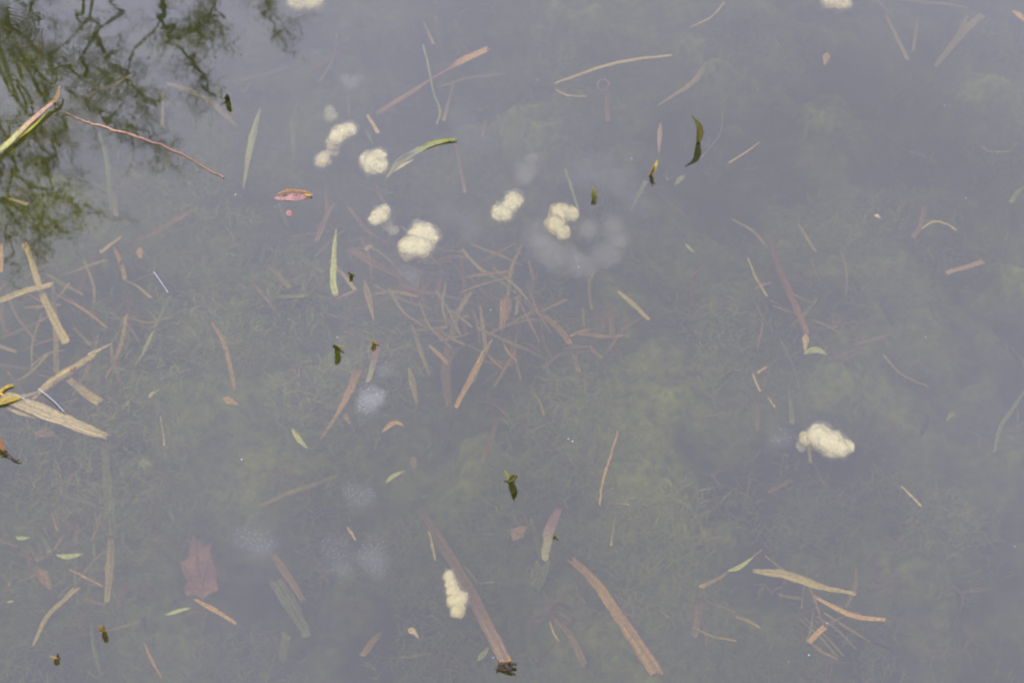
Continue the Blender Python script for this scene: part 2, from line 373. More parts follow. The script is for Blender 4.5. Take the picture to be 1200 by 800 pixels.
ITEMS = [
# --- upper left
('T','twigred',.001,[1.3,2.3,2.5,1.4],[(75,133),(112,146),(160,160),(205,177),(262,208)],'long thin pinkish twig floating diagonally below the red and green shoot'),
('T','pink',-.04,[1.5,2.2],[(100,113),(128,101),(155,88)],'faint pink twig above the upper end of the long floating twig'),
('R','tan',-.07,[4,9,8,4],[(195,98),(228,110),(248,121),(277,148)],'faded tan reed piece under the reflected branches, left of the white masses'),
('R','straw',-.09,[3,4],[(191,108),(190,148)],'short upright straw under the tree reflection'),
('R','olive',-.08,[3,5,6,4],[(116,156),(124,182),(128,215),(131,250)],'upright olive reed under the tree reflection, left one of a touching pair'),
('R','tan',-.08,[4,6],[(134,222),(136,254)],'short tan reed stub, right one of a touching pair'),
('G','olive',-.03,[9,6],[(305,127),(296,160),(290,190),(285,222)],'pale green upright blade left of the white mould masses'),
('G','olive',-.07,[7,8],[(349,116),(344,145),(344,190)],'dim olive upright blade between pale green blade and curved white mass'),
('R','orange',-.04,[8,12,11,9],[(572,57,-.03),(535,76,-.04),(495,101,-.09),(440,135,-.17)],'wide orange brown reed sloping down deeper towards the left, top centre'),
('R','pink',-.10,[4,6,3],[(592,87),(550,92),(512,102)],'faint pinkish reed just below the wide orange brown reed'),
('T','olive',-.02,[2,3,2.5,3.5,3],[(496,53),(503,80),(508,108),(516,130),(512,146)],'thin olive stem crossing over the wide orange brown reed'),
('R','straw',-.06,[2,4],[(496,25),(508,52)],'small straw sliver above the crossing of stem and wide reed'),
('R','tan',-.09,[5,7],[(511,20),(516,64)],'dim upright tan reed at the top centre beside a small straw sliver'),
('R','straw',-.07,[3,5],[(531,98),(520,142)],'short straw reed under the right end of the orange brown reed'),
('T','olive',-.09,[3,3],[(408,110),(409,132)],'tiny olive stub above the curved white mould mass'),
('R','gold',-.04,[3,5],[(430,134),(443,156)],'small orange yellow sliver right of the curved white mould mass'),
('G','olive',-.05,[4,4],[(427,150),(437,169)],'small olive blade just above the round white mass'),
('R','pink',-.12,[6,8],[(283,95),(310,88),(338,79)],'faint wide pink reed above the pale green upright blade'),
('R','red',-.11,[5,7],[(366,81),(384,70),(401,60)],'faint reddish reed end left of a pale cloudy blob near the top'),
('R','tan',-.12,[3,4],[(375,95),(390,70),(395,40)],'faint thin tan reed running up from the faint reddish reed end'),
('R','pink',-.06,[3,4],[(534,165),(539,195),(545,226)],'thin purplish stem hanging below the tip of the curved yellow green leaf'),
('R','tan',-.09,[4,3],[(570,140),(565,160)],'tiny tan fleck right of the curved yellow green leaf tip'),
('R','rust',-.13,[7,5],[(30,160),(75,170),(110,168)],'dim brownish reed submerged below the red and green shoot'),
('R','tan',-.12,[5,4],[(5,120),(45,126)],'faint tan reed above the red and green shoot'),
# --- upper middle and right
('R','tan',-.01,[3,5,5,3],[(650,98),(700,80),(745,70),(787,65)],'long bright tan stick lying across the top centre right'),
('T','straw',-.01,[1.8,2.4,1.4],[(651,105),(665,112),(688,113)],'short curved pale twig under the left end of the long tan stick'),
('T','straw',-.02,[1.2,2.8,2],[(808,33),(835,19),(849,2)],'thin curved pale stalk leaving the top edge right of centre'),
('G','tan',-.06,[7,6],[(827,73),(812,97),(770,124)],'dim tan blade left of the twin olive leaf tip'),
('R','pink',-.10,[5,6],[(711,106),(712,142)],'faint pink stem under a small pink ring'),
('G','pink',-.02,[6,5],[(774,144),(773,160),(772,180)],'narrow pinkish white blade end above a dark emergent shoot'),
('R','olive',-.06,[5,4],[(757,212),(748,230),(740,247)],'olive stem under the dark emergent shoot, right of the large cloudy mass'),
('T','straw',-.015,[1.5,2.6],[(890,167),(872,180),(854,191)],'thin pale straw floating right of the twin olive leaf tip'),
('T','olive',-.05,[2,2],[(847,130),(843,158),(822,185)],'thin curved greenish thread between the twin olive leaf and pale straw'),
('T','olive',-.04,[3,3.5,2],[(662,198),(670,222),(678,245)],'thin olive stem above the creamy white mass'),
('L','olive',-.06,[8,7],[(802,205),(797,211),(791,217)],'small pale olive leaf below the twin olive leaf tip'),
('R','tan',-.08,[6,9,4],[(1027,0),(1040,14),(1051,26)],'short broad tan reed touching the top edge at right'),
('R','tan',-.07,[3,5],[(1038,18),(1050,42),(1063,70)],'thin tan reed sloping down from the broad one at the top right'),
('R','pink',-.05,[5,8,5],[(1045,0),(1100,5),(1132,9)],'long pinkish reed along the top edge at right'),
('R','tan',-.11,[8,11,6],[(1152,18),(1130,37),(1096,78)],'dim wide tan reed in the top right, sloping down leftward'),
('R','straw',-.12,[4,5],[(1134,18),(1120,46)],'faint straw reed just left of the dim wide tan reed'),
('R','straw',-.11,[3,4],[(1076,20),(1070,60)],'faint upright straw between two sloping reeds at top right'),
('L','orange',-.04,[9,8],[(1186,13),(1195,20),(1204,28)],'orange tan leaf scrap in the top right corner'),
('T','straw',-.05,[1.5,2.2,2],[(1155,38),(1168,41),(1179,37)],'tiny pale twig beside the orange tan leaf scrap'),
('L','orange',-.07,[9,8],[(969,62),(968,70),(966,77)],'small orange leaf scrap below the top right white mass'),
('R','straw',-.05,[3,6],[(1068,178),(1059,189),(1050,200)],'short straw reed in the empty upper right water'),
('T','straw',-.05,[1.8,2.2,1.8],[(1149,170),(1160,178),(1185,177),(1191,169)],'thin pale forked twig at the right side, its long arm'),
('T','straw',-.05,[2,1.5],[(1168,168),(1166,184)],'tiny pale side stick crossing the thin pale twig at right'),
('R','olive',-.06,[4,6],[(1202,218),(1192,226),(1184,238)],'curved yellowish olive reed cut by the right edge'),
('L','gold',-.01,[6,5],[(1024,252),(1028,254),(1032,256)],'tiny bright yellow leaf in the upper right water'),
('R','pink',-.09,[7,6],[(1084,240),(1080,262),(1070,279)],'faint pink stem at the left end of a golden arc'),
('T','gold',-.04,[2,3.5,3,2],[(1080,268),(1094,260),(1108,262),(1121,270)],'thin golden arched straw at right'),
('R','pink',-.03,[6,7],[(1110,320),(1132,313),(1153,306)],'short pink tan reed cut at both ends, lying at the right'),
('R','red',-.044,[4,8,9,7],[(902,272,-.12),(910,307,-.10),(926,345,-.07),(946,391,-.06)],'long reddish curved reed running down right of centre'),
('L','gold',-.06,[8,7],[(944,391),(944,401),(943,412)],'yellow stub at the lower end of the long reddish reed'),
('T','straw',-.04,[2,3.4,3],[(876,302),(886,326),(899,347)],'pale jointed stem left of the long reddish reed'),
('R','gold',-.05,[3,4.5],[(903,352),(915,358),(928,366)],'golden sliver touching the left of the long reddish reed'),
('R','tan',-.06,[3,6,2],[(945,374),(962,379),(981,388)],'tan split reed touching the right of the long reddish reed'),
('R','straw',-.08,[3,5],[(948,383),(964,385),(980,383)],'dim straw just under the tan split reed'),
('R','tan',-.10,[4,4],[(850,345),(858,350)],'dim tan fleck left of the pale jointed stem'),
('L','yellow',-.05,[9,11],[(942,415),(955,411),(969,415)],'small pale yellow green leaf under the yellow stub'),
('T','red',-.05,[1.5,1.8],[(934,421),(945,415)],'tiny reddish leaf stalk left of the pale yellow green leaf'),
('T','gold',-.015,[3,3.2],[(882,438),(886,448),(891,459)],'bright gold sliver right of centre, left leg of a small triangle'),
('T','gold',-.015,[3,2.5],[(888,437),(897,430)],'short bright gold chip, top of a small triangle'),
('R','pink',-.05,[5,3],[(898,430),(894,450)],'pinkish sliver closing the small gold triangle'),
('R','pink',-.10,[5,4],[(886,455),(888,480),(887,504)],'faint pink stem below the small gold triangle'),
('T','gold',-.03,[2,2.4],[(900,466),(908,477)],'tiny gold splinter right of the faint pink stem'),
('R','olive',-.07,[4,6],[(924,452),(927,475),(928,497)],'upright olive straw above left of the brightest white mass'),
('T','olive',-.11,[3,2],[(915,400),(930,430),(938,465),(944,500)],'dim long thin stem running down to the brightest white mass'),
('R','olive',-.10,[6,4],[(922,533),(918,560)],'dim olive reed stub below left of the brightest white mass'),
('R','pink',-.09,[4,6],[(901,577),(914,570),(928,562)],'dim pink sliver below the brightest white mass'),
('T','gold',-.015,[2.4,3.2,2.6],[(1056,570),(1068,581),(1080,593)],'bright orange gold stick in the lower right water'),
('R','olive',-.08,[3,5,5,3],[(1202,456),(1186,480),(1172,502),(1165,530)],'long olive stalk curving along the right edge'),
('T','tan',-.07,[2,3,3,2],[(1035,415),(1052,435),(1072,447),(1086,452)],'dim brown bent twig in the right middle water'),
('T','tan',-.09,[2.4,1.8],[(1086,452),(1094,478)],'dim lower piece continuing from the brown bent twig'),
('G','olive',-.06,[6,7],[(1088,481),(1085,498),(1078,512)],'small olive willow leaf right of the brightest white mass'),
('L','olive',-.09,[6,5],[(1118,483),(1113,488),(1109,494)],'dim small olive leaf right of the olive willow leaf'),
('R','tan',-.06,[4,7],[(842,450),(853,440),(864,433)],'orange tan scrap left of the small gold triangle'),
('T','red',-.08,[2,3,3,2],[(827,312),(814,323),(810,340),(815,356)],'reddish thread bent like a bracket, right of centre'),
('L','yellow',-.06,[4,4],[(803,285),(808,291),(814,296)],'small yellow green leaf right of the large cloudy mass'),
('R','tan',-.03,[4,7,4],[(724,341),(742,357),(761,375)],'crisp orange tan reed lying alone right of the leaf litter heap'),
('R','red',-.12,[3,4],[(865,272),(890,287)],'faint reddish sliver left of the top of the long reddish reed'),
# --- centre
('R','rust',-.07,[9,12,11,6],[(410,291,-.05),(428,303,-.07),(448,315,-.10),(474,328,-.16)],'wide rust brown reed below the double white mass'),
('R','pink',-.07,[6,6,4],[(371,283),(382,255),(393,237)],'pink brown reed between the red floating leaf and a white mass'),
('R','olive',-.09,[3,4],[(393,237),(405,215),(412,200)],'thin dim reed rising from the pink brown one to a white mass'),
('R','pink',-.09,[4,6,3],[(408,243),(430,270),(457,287)],'purplish reed running under the tail of the middle white mass'),
('R','tan',-.03,[4,5],[(386,304),(402,322),(417,341)],'brown stick crossing behind the bright yellow green blade'),
('R','pink',-.03,[3,4],[(417,340),(405,346),(394,351)],'short pink stick under the foot of the bright yellow green blade'),
('G','straw',-.05,[8,6],[(427,328),(432,350),(438,375)],'straw coloured upright blade right of the bright yellow green blade'),
('R','tan',-.06,[3,5,4],[(438,334),(468,350),(506,363)],'thin tan reed sloping right below the wide rust reed'),
('R','olive',-.05,[4,7,6],[(268,376,-.12),(310,352,-.06),(356,347,-.05)],'long olive tan bent leaf left of the bright yellow green blade'),
('R','tan',-.07,[4,6],[(312,310),(326,323),(340,338)],'tan sliver above the olive tan bent leaf'),
('R','olive',-.07,[4,6],[(343,278),(366,274),(391,272)],'olive tan reed touching the top of the bright yellow green blade'),
('R','olive',-.08,[5,6],[(351,300),(364,309),(378,319)],'dim olive scrap left of the bright yellow green blade'),
('R','tan',-.06,[4,6],[(390,371),(401,376),(413,381)],'short tan scrap below the bright yellow green blade'),
('L','tan',-.05,[7,6],[(428,294),(432,290),(438,287)],'tiny tan leaf on the wide rust brown reed'),
('R','tan',-.08,[3,5,5,4],[(541,291),(562,315),(583,328),(605,343)],'long thin tan reed coming down into the leaf litter heap from upper left'),
('R','pink',-.09,[5,5],[(511,368),(513,342),(518,316)],'dull pink upright reed at the left of the litter heap'),
('R','tan',-.10,[7,8,5],[(529,398),(535,370),(552,342)],'brown upright reed right of the dull pink one in the litter heap'),
('R','tan',-.05,[4,6,5],[(558,383),(598,402),(641,421)],'tan reed lying across the middle of the litter heap'),
('R','rust',-.07,[6,8,8],[(605,346),(632,366),(652,383),(668,403)],'wide rust reed along the upper right of the litter heap'),
('R','tan',-.06,[4,6],[(624,379),(637,389),(651,402)],'tan sliver under the wide rust reed of the litter heap'),
('R','orange',-.07,[4,6],[(669,394),(680,389),(692,386)],'short orange piece right of the wide rust reed'),
('R','rust',-.10,[6,7],[(715,356),(717,375),(717,396)],'upright rust stub at the right end of the litter heap'),
('R','rust',-.11,[5,5],[(704,362),(708,387)],'fainter upright stub left of the rust stub'),
('R','pink',-.10,[2,3],[(664,373),(685,374),(708,374)],'thin pink straw lying level at the right of the litter heap'),
('R','orange',-.05,[5,8,5],[(573,404),(555,437),(534,478)],'orange tan reed leaning down left from the litter heap'),
('T','straw',-.03,[2,2.5],[(577,398),(566,412),(559,426)],'bright thin straw over the top of the leaning orange tan reed'),
('R','pink',-.12,[12,11,8],[(526,407),(522,440),(526,478)],'broad faint pink reed left of the leaning orange tan reed'),
('R','rust',-.09,[5,9],[(553,403),(535,410),(522,428)],'rust leaf strip bent over the broad faint pink reed'),
('L','rust',-.09,[16,12],[(594,346),(592,366),(586,388)],'wide brown leaf scrap in the middle of the litter heap'),
('R','rust',-.10,[7,6],[(508,392),(530,378),(556,372)],'faint rust strip at the left edge of the litter heap'),
('R','pink',-.11,[5,6],[(635,430),(660,415),(690,412)],'faint pink strip below the wide rust reed'),
('R','tan',-.08,[4,6],[(665,398),(672,415),(678,436)],'short upright tan reed below the orange piece'),
('R','rust',-.10,[5,6],[(560,350),(585,345),(610,352)],'level rust strip on the top of the litter heap'),
('R','tan',-.09,[3,4],[(600,330),(606,350),(622,360)],'thin tan sliver on the top of the wide rust reed'),
('R','orange',-.09,[5,6],[(560,420),(585,430),(600,445)],'dim orange strip below the reed lying across the litter heap'),
('R','red',-.10,[4,5],[(640,455),(622,475),(612,500)],'dim red strip far below the litter heap'),
('G','straw',-.06,[8,7],[(479,431),(484,452),(489,476)],'straw yellow blade right of the speckled egg mass'),
('R','redyel',-.05,[8,8,5],[(443,404),(438,425),(431,448)],'reed red above and yellow below, just over the speckled egg mass'),
('R','orange',-.05,[11,8,5,3],[(420,432,-.08),(408,462),(393,490),(375,516)],'orange reed tapering down left beside the speckled egg mass'),
('R','rust',-.09,[5,7],[(379,476),(388,466),(396,458)],'dim rust stub left of the tapering orange reed'),
('T','tan',-.05,[3,2.6],[(350,449),(353,465),(357,488)],'thin upright brown twig left of the tapering orange reed'),
('T','straw',-.06,[2,1.6],[(353,437),(351,426),(360,424)],'tiny bent straw above the thin upright brown twig'),
('G','yellow',-.03,[7,6],[(342,502),(350,514),(360,525)],'short yellow green blade under the thin upright brown twig'),
('L','orange',-.05,[7,6],[(447,507),(462,496),(474,499)],'small curved orange leaf below the speckled egg mass'),
('L','orange',-.08,[7,6],[(403,486),(407,491),(410,497)],'tiny orange scrap between orange reed and curved orange leaf'),
('G','yellow',-.03,[6,5],[(452,565),(462,557),(473,552)],'small yellow green leaf right of the upper bluish egg mass'),
('T','olive',-.05,[2,2.4],[(411,538),(416,548),(418,560)],'thin yellowish thread above the upper bluish egg mass'),
('R','pink',-.08,[4,6],[(565,541),(575,517),(583,489)],'dim pink reed below the litter heap, above the dark sprout pair'),
('R','pink',-.10,[3,4],[(565,468),(580,474),(592,486)],'faint curved pink thread joining the dim pink reed'),
('R','straw',-.06,[2,3],[(375,535),(389,534)],'tiny level straw above the upper bluish egg mass'),
('L','pink',-.10,[9,8],[(484,535),(485,542),(486,549)],'faint pink leaf scrap right of the upper bluish egg mass'),
('R','tan',-.10,[5,7,5],[(306,592),(346,575),(395,558)],'long dim tan reed between two cloudy blue egg masses'),
('R','pink',-.12,[6,5],[(325,548),(345,560),(352,575)],'faint pink strip crossing above the long dim tan reed'),
('R','tan',-.10,[4,4],[(655,492),(640,497),(627,503)],'faint tan strip in the plain water below the litter heap'),
# --- left middle
('R','tan',-.03,[3,6],[(142,277),(131,286),(118,296)],'crisp pinkish tan reed end under the tree reflection'),
('R','red',-.10,[7,9,6],[(118,297),(102,318),(90,345)],'dim reddish reed continuing down from the crisp tan reed end'),
('R','rust',-.07,[5,10,8,4],[(226,247),(203,261),(181,274),(158,283)],'brown reed fragment lying between tree reflection and bright blade'),
('R','straw',-.03,[7,6,8,9,10],[(28,284),(36,303),(46,335),(60,368),(78,402)],'long jointed tan reed leaning down at the left, across others'),
('R','straw',-.02,[8,10,7],[(-6,355),(30,342),(62,333)],'pale pinkish straw coming in level from the left edge'),
('R','tan',-.05,[4,6,7],[(62,335),(65,380),(66,440)],'upright tan reed under the long jointed reed'),
('R','tan',-.07,[6,8],[(-4,398),(25,387),(54,374)],'dim tan reed from the left edge, under the long jointed reed'),
('R','tan',-.06,[7,9,6],[(-4,427),(32,433),(66,438)],'level tan reed from left edge into the crossing'),
('R','straw',-.05,[4,5],[(12,452),(35,437),(56,416)],'thin straw sloping up beneath the level tan reed'),
('R','straw',-.04,[8,11,13],[(80,444),(100,460),(118,473)],'short straw reed with a split end right of the crossing'),
('R','tan',-.08,[6,6],[(93,446),(110,443),(125,446)],'dim tan strip above the split straw reed'),
('L','pink',-.06,[15,13],[(40,508),(53,508),(66,511)],'dull pink oval leaf under the broad pale reed'),
('F','white',.001,[.9,.9],[(180,318),(187,328),(197,343)],'thin white hair floating near the tree reflection'),
('F','white',.004,[.9,.9],[(45,455),(60,467),(75,482)],'thin white hair over the broad pale reed, longer one'),
('F','white',.004,[.9,.9],[(20,463),(36,471)],'thin white hair over the broad pale reed, shorter one'),
('G','olive',-.04,[5,4],[(181,386),(173,402),(164,422)],'small pale olive blade alone right of the crossing reeds'),
('L','yellow',-.04,[5,4],[(174,466),(180,460),(187,456)],'small yellow leaf right of the split straw reed'),
('T','straw',-.04,[2,2.5],[(188,488),(191,505),(193,522)],'thin pale upright stem with a white speck at its foot'),
('R','orange',-.05,[3,6,5,4],[(248,378),(262,400),(270,430),(275,458)],'thin orange reed curving down from under the olive tan bent leaf'),
('L','orange',-.06,[10,8],[(261,466),(270,471),(280,475)],'small orange leaf at the foot of the thin orange reed'),
('R','tan',-.07,[4,5],[(262,506),(275,511)],'short tan chip below the small orange leaf'),
('G','olive',-.06,[9,8],[(24,561),(37,573),(50,587)],'olive blade in the lower left, upper one'),
('L','olive',-.07,[14,11],[(163,545),(170,543),(178,546)],'round pale olive leaf below the split straw reed'),
('R','red',-.10,[5,6],[(147,338),(151,360),(153,382)],'dim red upright reed right of the long jointed reed'),
('R','tan',-.07,[5,6],[(146,334),(163,327),(180,321)],'tan strip left of the white hair near the tree reflection'),
('R','olive',-.08,[4,3],[(142,305),(140,330)],'dim olive stub above the tan strip'),
('L','orange',-.07,[8,8],[(164,290),(164,297),(165,303)],'small orange chip below the brown reed fragment'),
('R','tan',-.06,[4,5],[(85,383),(95,393),(106,405)],'short tan stick beside the long jointed reed'),
('R','tan',-.09,[3,4],[(103,368),(118,353),(140,346)],'thin dim tan strip right of the long jointed reed'),
('R','olive',-.08,[4,4],[(180,385),(193,360),(200,345)],'dim olive strip sloping up below the white hair'),
('R','orange',-.03,[6,7],[(0,286),(1,300),(0,318)],'orange scrap at the left edge under the tree reflection'),
('R','straw',-.01,[3,5],[(10,233),(22,236),(33,240)],'tiny pale yellow sliver floating in the tree reflection'),
('R','olive',-.075,[8,11,9],[(122,516),(126,570),(132,630)],'wide dim olive reed hanging down from the tip of the broad pale reed'),
('R','tan',-.06,[8,10,6],[(130,630),(129,665),(125,706)],'wide dull tan reed below the dim olive one'),
('R','pink',-.10,[9,9],[(86,598),(90,625)],'faint pink stub left of the wide dim olive reed'),
# --- bottom left
('G','yellow',-.02,[7,7],[(66,650),(80,652),(97,649)],'short yellow green level blade in the lower left'),
('G','yellow',-.04,[5,5],[(18,629),(26,631),(35,630)],'tiny yellow green blade near the left edge at the bottom'),
('T','straw',-.05,[3,3],[(60,599),(64,610),(67,621)],'thin straw above the short yellow green level blade'),
('R','olive',-.07,[5,6],[(42,622),(52,632),(58,648)],'dim olive scrap left of the short yellow green level blade'),
('G','yellow',-.02,[5,5],[(193,720),(208,716),(224,712)],'short yellow green blade below the maple leaf'),
('R','orange',-.04,[3,6,3],[(228,702),(250,714),(277,731)],'orange sliver below the maple leaf'),
('R','tan',-.04,[3,6,6,8],[(38,757),(56,722),(75,703),(90,689)],'kinked orange tan reed in the bottom left corner'),
('G','pink',-.08,[12,9],[(149,680),(144,695),(138,712)],'pink brown leaf strip right of the kinked reed'),
('R','pink',-.09,[7,8],[(91,727),(102,722),(113,717)],'faint pink strip just right of the kinked reed'),
('T','orange',-.04,[2,3.4,2],[(81,667),(100,676),(121,687)],'thin orange twig left of the wide dull tan reed'),
('G','yellow',-.02,[3,3],[(8,705),(16,704)],'very short yellow fleck at the bottom left'),
('R','straw',-.06,[4,5],[(22,681),(34,677),(47,671)],'dim straw strip above the very short yellow fleck'),
('T','straw',-.06,[2.5,2.5],[(14,672),(11,686)],'tiny upright straw beside the dim straw strip'),
('L','rust',-.09,[14,12],[(45,665),(53,678),(60,692)],'dim brown leaf scrap above the kinked reed'),
('R','pink',-.11,[7,5],[(168,722),(172,740)],'faint pink stub left of the yellow green blade under the maple leaf'),
('R','tan',-.11,[3,3],[(180,745),(179,762)],'faint tan stub near the bottom edge at left'),
('R','olive',-.10,[4,4],[(145,668),(132,672),(110,671)],'dim level olive straw across the wide dull tan reed'),
('T','straw',-.09,[2.5,2.5],[(230,750),(231,772)],'faint upright straw at the bottom edge below the orange sliver'),
# --- bottom centre
('R','pink',-.05,[8,11,14,15,15],[(491,594,-.12),(517,636,-.09),(549,690,-.05),(573,738,-.02),(594,778,.004)],'long thick pinkish reed running down to the bottom edge at centre'),
('T','olive',-.05,[2,3,2],[(543,662),(551,672),(559,682)],'thin straw on the right side of the long thick pinkish reed'),
('T','straw',-.05,[2.5,2],[(561,684),(579,682)],'tiny level straw right of the long thick pinkish reed'),
('R','orange',-.05,[9,11,14,17],[(667,654,-.11),(695,680,-.07),(725,722,-.05),(770,790,-.03)],'long thick orange tan reed leaving the bottom edge right of centre'),
('R','redyel',-.05,[7,13,8],[(656,594),(644,622),(638,657)],'broad leaf pink at top and yellow green at its foot'),
('R','olive',-.08,[4,6,5],[(622,608),(629,632),(634,660)],'narrow olive blade left of the pink and yellow green leaf'),
('R','olive',-.14,[20,18],[(637,660),(625,690)],'wide dim green patch of leaf under the pink and yellow leaf'),
('L','pink',-.08,[18,15],[(602,633),(608,624),(617,617)],'pink oval leaf left of the narrow olive blade'),
('T','straw',-.04,[2,4,2],[(502,622),(507,640),(510,656)],'short pale straw left of the long thick pinkish reed'),
('R','pink',-.08,[3,6],[(511,672),(503,683),(495,694)],'pinkish fork tip left of the yellowish white mass'),
('T','orange',-.04,[3,4,3.5,2],[(724,506),(715,536),(706,566),(703,592)],'long thin orange brown stem right of the dark sprout pair'),
('T','straw',-.06,[2,3],[(722,598),(719,618),(716,639)],'thin pale straw under the long thin orange brown stem'),
('T','gold',-.03,[2,3.4,2.4],[(407,617),(412,625),(417,633)],'short golden straw above the lowest bluish egg mass'),
('R','pink',-.06,[4,8],[(652,750),(642,763),(630,782)],'pinkish reed piece at the bottom edge left of the orange tan reed'),
('T','straw',-.01,[2,2.6,2],[(644,728),(648,740),(655,751)],'bright thin curved straw on the pinkish piece at bottom'),
('R','pink',-.09,[4,8,10],[(647,724),(668,745),(685,780)],'faint broad purplish reed left of the orange tan reed'),
('R','red',-.11,[6,6],[(644,720),(652,708),(668,712)],'faint reddish scrap above the bright curved straw'),
('R','orange',-.09,[4,9,8],[(447,740),(437,752),(425,768)],'faint orange strip near the bottom edge left of centre'),
('R','pink',-.08,[6,9,6],[(818,696),(818,720),(814,746)],'upright pink reed stub right of the orange tan reed'),
('G','yellow',-.02,[6,5],[(853,669),(867,664),(882,653)],'bright green tip of a leaf lying right of the bottom centre'),
('R','gold',-.05,[6,5,3],[(821,688),(838,680),(854,669)],'golden stalk joining the bright green leaf tip'),
('T','pink',-.03,[2,1.5],[(880,655),(893,643)],'thin pink thread beyond the bright green leaf tip'),
('R','straw',-.04,[5,12,11,7,4],[(882,669),(915,673),(945,682),(972,690),(1003,696)],'long straw coloured reed in the bottom right, broadest one'),
('R','orange',-.03,[3,6,7,4],[(952,698),(978,712),(1006,723),(1037,726)],'curved orange tan reed under the broadest straw reed'),
('T','tan',-.05,[2,4,3.4,2],[(966,718),(985,731),(1003,742),(1020,752)],'thin tan stem below the curved orange tan reed'),
('T','dark',-.05,[3,3.4],[(1022,752),(1044,760)],'dark dim stem end right of the thin tan stem'),
('R','pink',-.09,[6,6],[(906,735),(930,724),(956,712)],'dim pink strip crossing below the broadest straw reed'),
('R','orange',-.03,[6,7],[(948,752),(956,744),(966,735)],'short crisp orange reed at the bottom right'),
('R','tan',-.06,[4,6],[(912,697),(926,700),(941,701)],'short tan piece under the left of the broadest straw reed'),
('T','straw',-.06,[2,2],[(946,668),(942,690),(939,712)],'thin upright straw crossing the broadest straw reed'),
('T','gold',-.05,[2,3,2],[(710,592),(722,590),(737,591)],'tiny golden level straw under the long thin orange brown stem'),
('R','pink',-.10,[3,5],[(808,600),(807,620)],'faint pink stub in the water right of the bottom centre'),
('R','rust',-.10,[7,9,7],[(318,648),(335,672),(356,705)],'dim rust reed right of the maple leaf'),
('R','olive',-.12,[14,18,10],[(322,680),(340,708),(360,745)],'wide dim olive reed right of the maple leaf'),
('R','olive',-.13,[12,10],[(336,745),(330,775)],'faint olive strip under the wide dim olive reed'),
('L','gold',-.03,[9,5],[(478,737),(485,741),(491,748)],'small bright yellow green folded leaf near the bottom left of centre'),
('R','tan',-.10,[4,5],[(470,770),(490,768),(505,765)],'faint level tan strip near the bottom edge left of centre'),
('G','olive',-.04,[7,6],[(560,774),(567,766),(573,757)],'green scrap beside the foot of the thick pinkish reed'),
('R','pink',-.11,[5,5],[(545,755),(549,740)],'faint pink stub left of the foot of the thick pinkish reed'),
('T','straw',-.07,[2,2],[(770,712),(783,723)],'thin dim straw between orange tan reed and pink stub'),
('R','tan',-.10,[3,5],[(955,545),(962,560),(975,578)],'faint tan strip under the brightest white mass'),
('R','pink',-.11,[5,8],[(1050,592),(1065,603),(1072,620)],'dim purple strip below the bright orange gold stick'),
]

for it in ITEMS: item(*it)

# ---- tangles of dead reed strips that nothing tells apart one from another
def tangle(n, cx, cy, sx, sy, lens, zs, mats, label, group):
    for i in range(n):
        x, y = cx + random.gauss(0, sx), cy + random.gauss(0, sy); a = random.gauss(.6, .9); l = random.uniform(*lens); k = random.uniform(-.22, .22) * l
        z = random.uniform(*zs); dx, dy = math.cos(a) * l / 2, math.sin(a) * l / 2; dz = random.uniform(-.03, .03)
        w_ = random.uniform(2.2, 6)
        pts = [(x - dx, y - dy, z - dz), (x + dy * k / l, y - dx * k / l, z), (x + dx, y + dy, z + dz)]
        m_ = random.choice(mats); o = put('reed_piece', label, 'reed', blade_mesh('reed_piece', pts, [w_ * .5, w_, w_ * random.uniform(.3, .9)]), m_, group)
        LATER.append((o, x, y, ('short ' if l < 45 else 'long ') + {'rust': 'rusty', 'orange': 'orange', 'tan': 'tan', 'pink': 'pinkish', 'olive': 'olive', 'straw': 'straw'}[m_] + ' strip'))
tangle(72, 580, 378, 80, 42, (22, 70), (-.18, -.10), ['rust', 'orange', 'tan', 'tan', 'rust'], 'dim rusty reed strip tangled in the central litter heap', 'reed strips tangled in the central litter heap')
tangle(26, 415, 300, 55, 45, (25, 70), (-.19, -.10), ['tan', 'pink', 'olive', 'rust'], 'dim reed strip sunk between the white egg masses and the bright blade', 'sunken reed strips below the white egg masses')
tangle(34, 70, 385, 55, 50, (30, 90), (-.18, -.07), ['straw', 'tan', 'tan', 'pink', 'orange'], 'dim straw strip under the crossing reeds at the left edge', 'straw strips under the crossing reeds at left')
tangle(26, 90, 665, 70, 60, (22, 70), (-.18, -.10), ['olive', 'tan', 'pink', 'orange'], 'dim plant strip sunk in the lower left weed', 'plant strips sunk in the lower left weed')
tangle(14, 925, 400, 40, 65, (22, 60), (-.18, -.10), ['straw', 'pink', 'tan'], 'dim straw strip sunk round the long reddish reed', 'straw strips round the long reddish reed')
tangle(16, 945, 715, 60, 28, (22, 70), (-.18, -.09), ['straw', 'orange', 'pink'], 'dim strip sunk round the broadest straw reed at bottom right', 'strips round the broadest straw reed')

def part_blade(name, pts, widths, m, parent, **kw):
    return link(name, local(parent, blade_mesh(name, pts, widths, **kw)), M[m], parent)
def part_tube(name, pts, widths, m, parent):
    return link(name, local(parent, twig_mesh(name, pts, widths, .15)), M[m], parent)

# ---- red and green shoot leaning out of the left edge, above the water
t = empty('reed_shoot', P(0, 182), 'red and green reed shoot leaning over the water in from the left edge', 'reed')
part_blade('sheath', [(-26, 196, .004), (8, 171, .004), (36, 144, .005), (63, 119, .008)], [9, 8, 7, 4], 'shoot', t, fold=.5)
part_blade('leaf_tip', [(62, 121, .008), (67, 113, .011), (70, 100, .014)], [5, 4, 1.5], 'pink', t, fold=.4)
part_blade('inner_leaf', [(20, 163, .003), (38, 149, .003), (58, 128, .002)], [3, 4, 1], 'yellow', t)
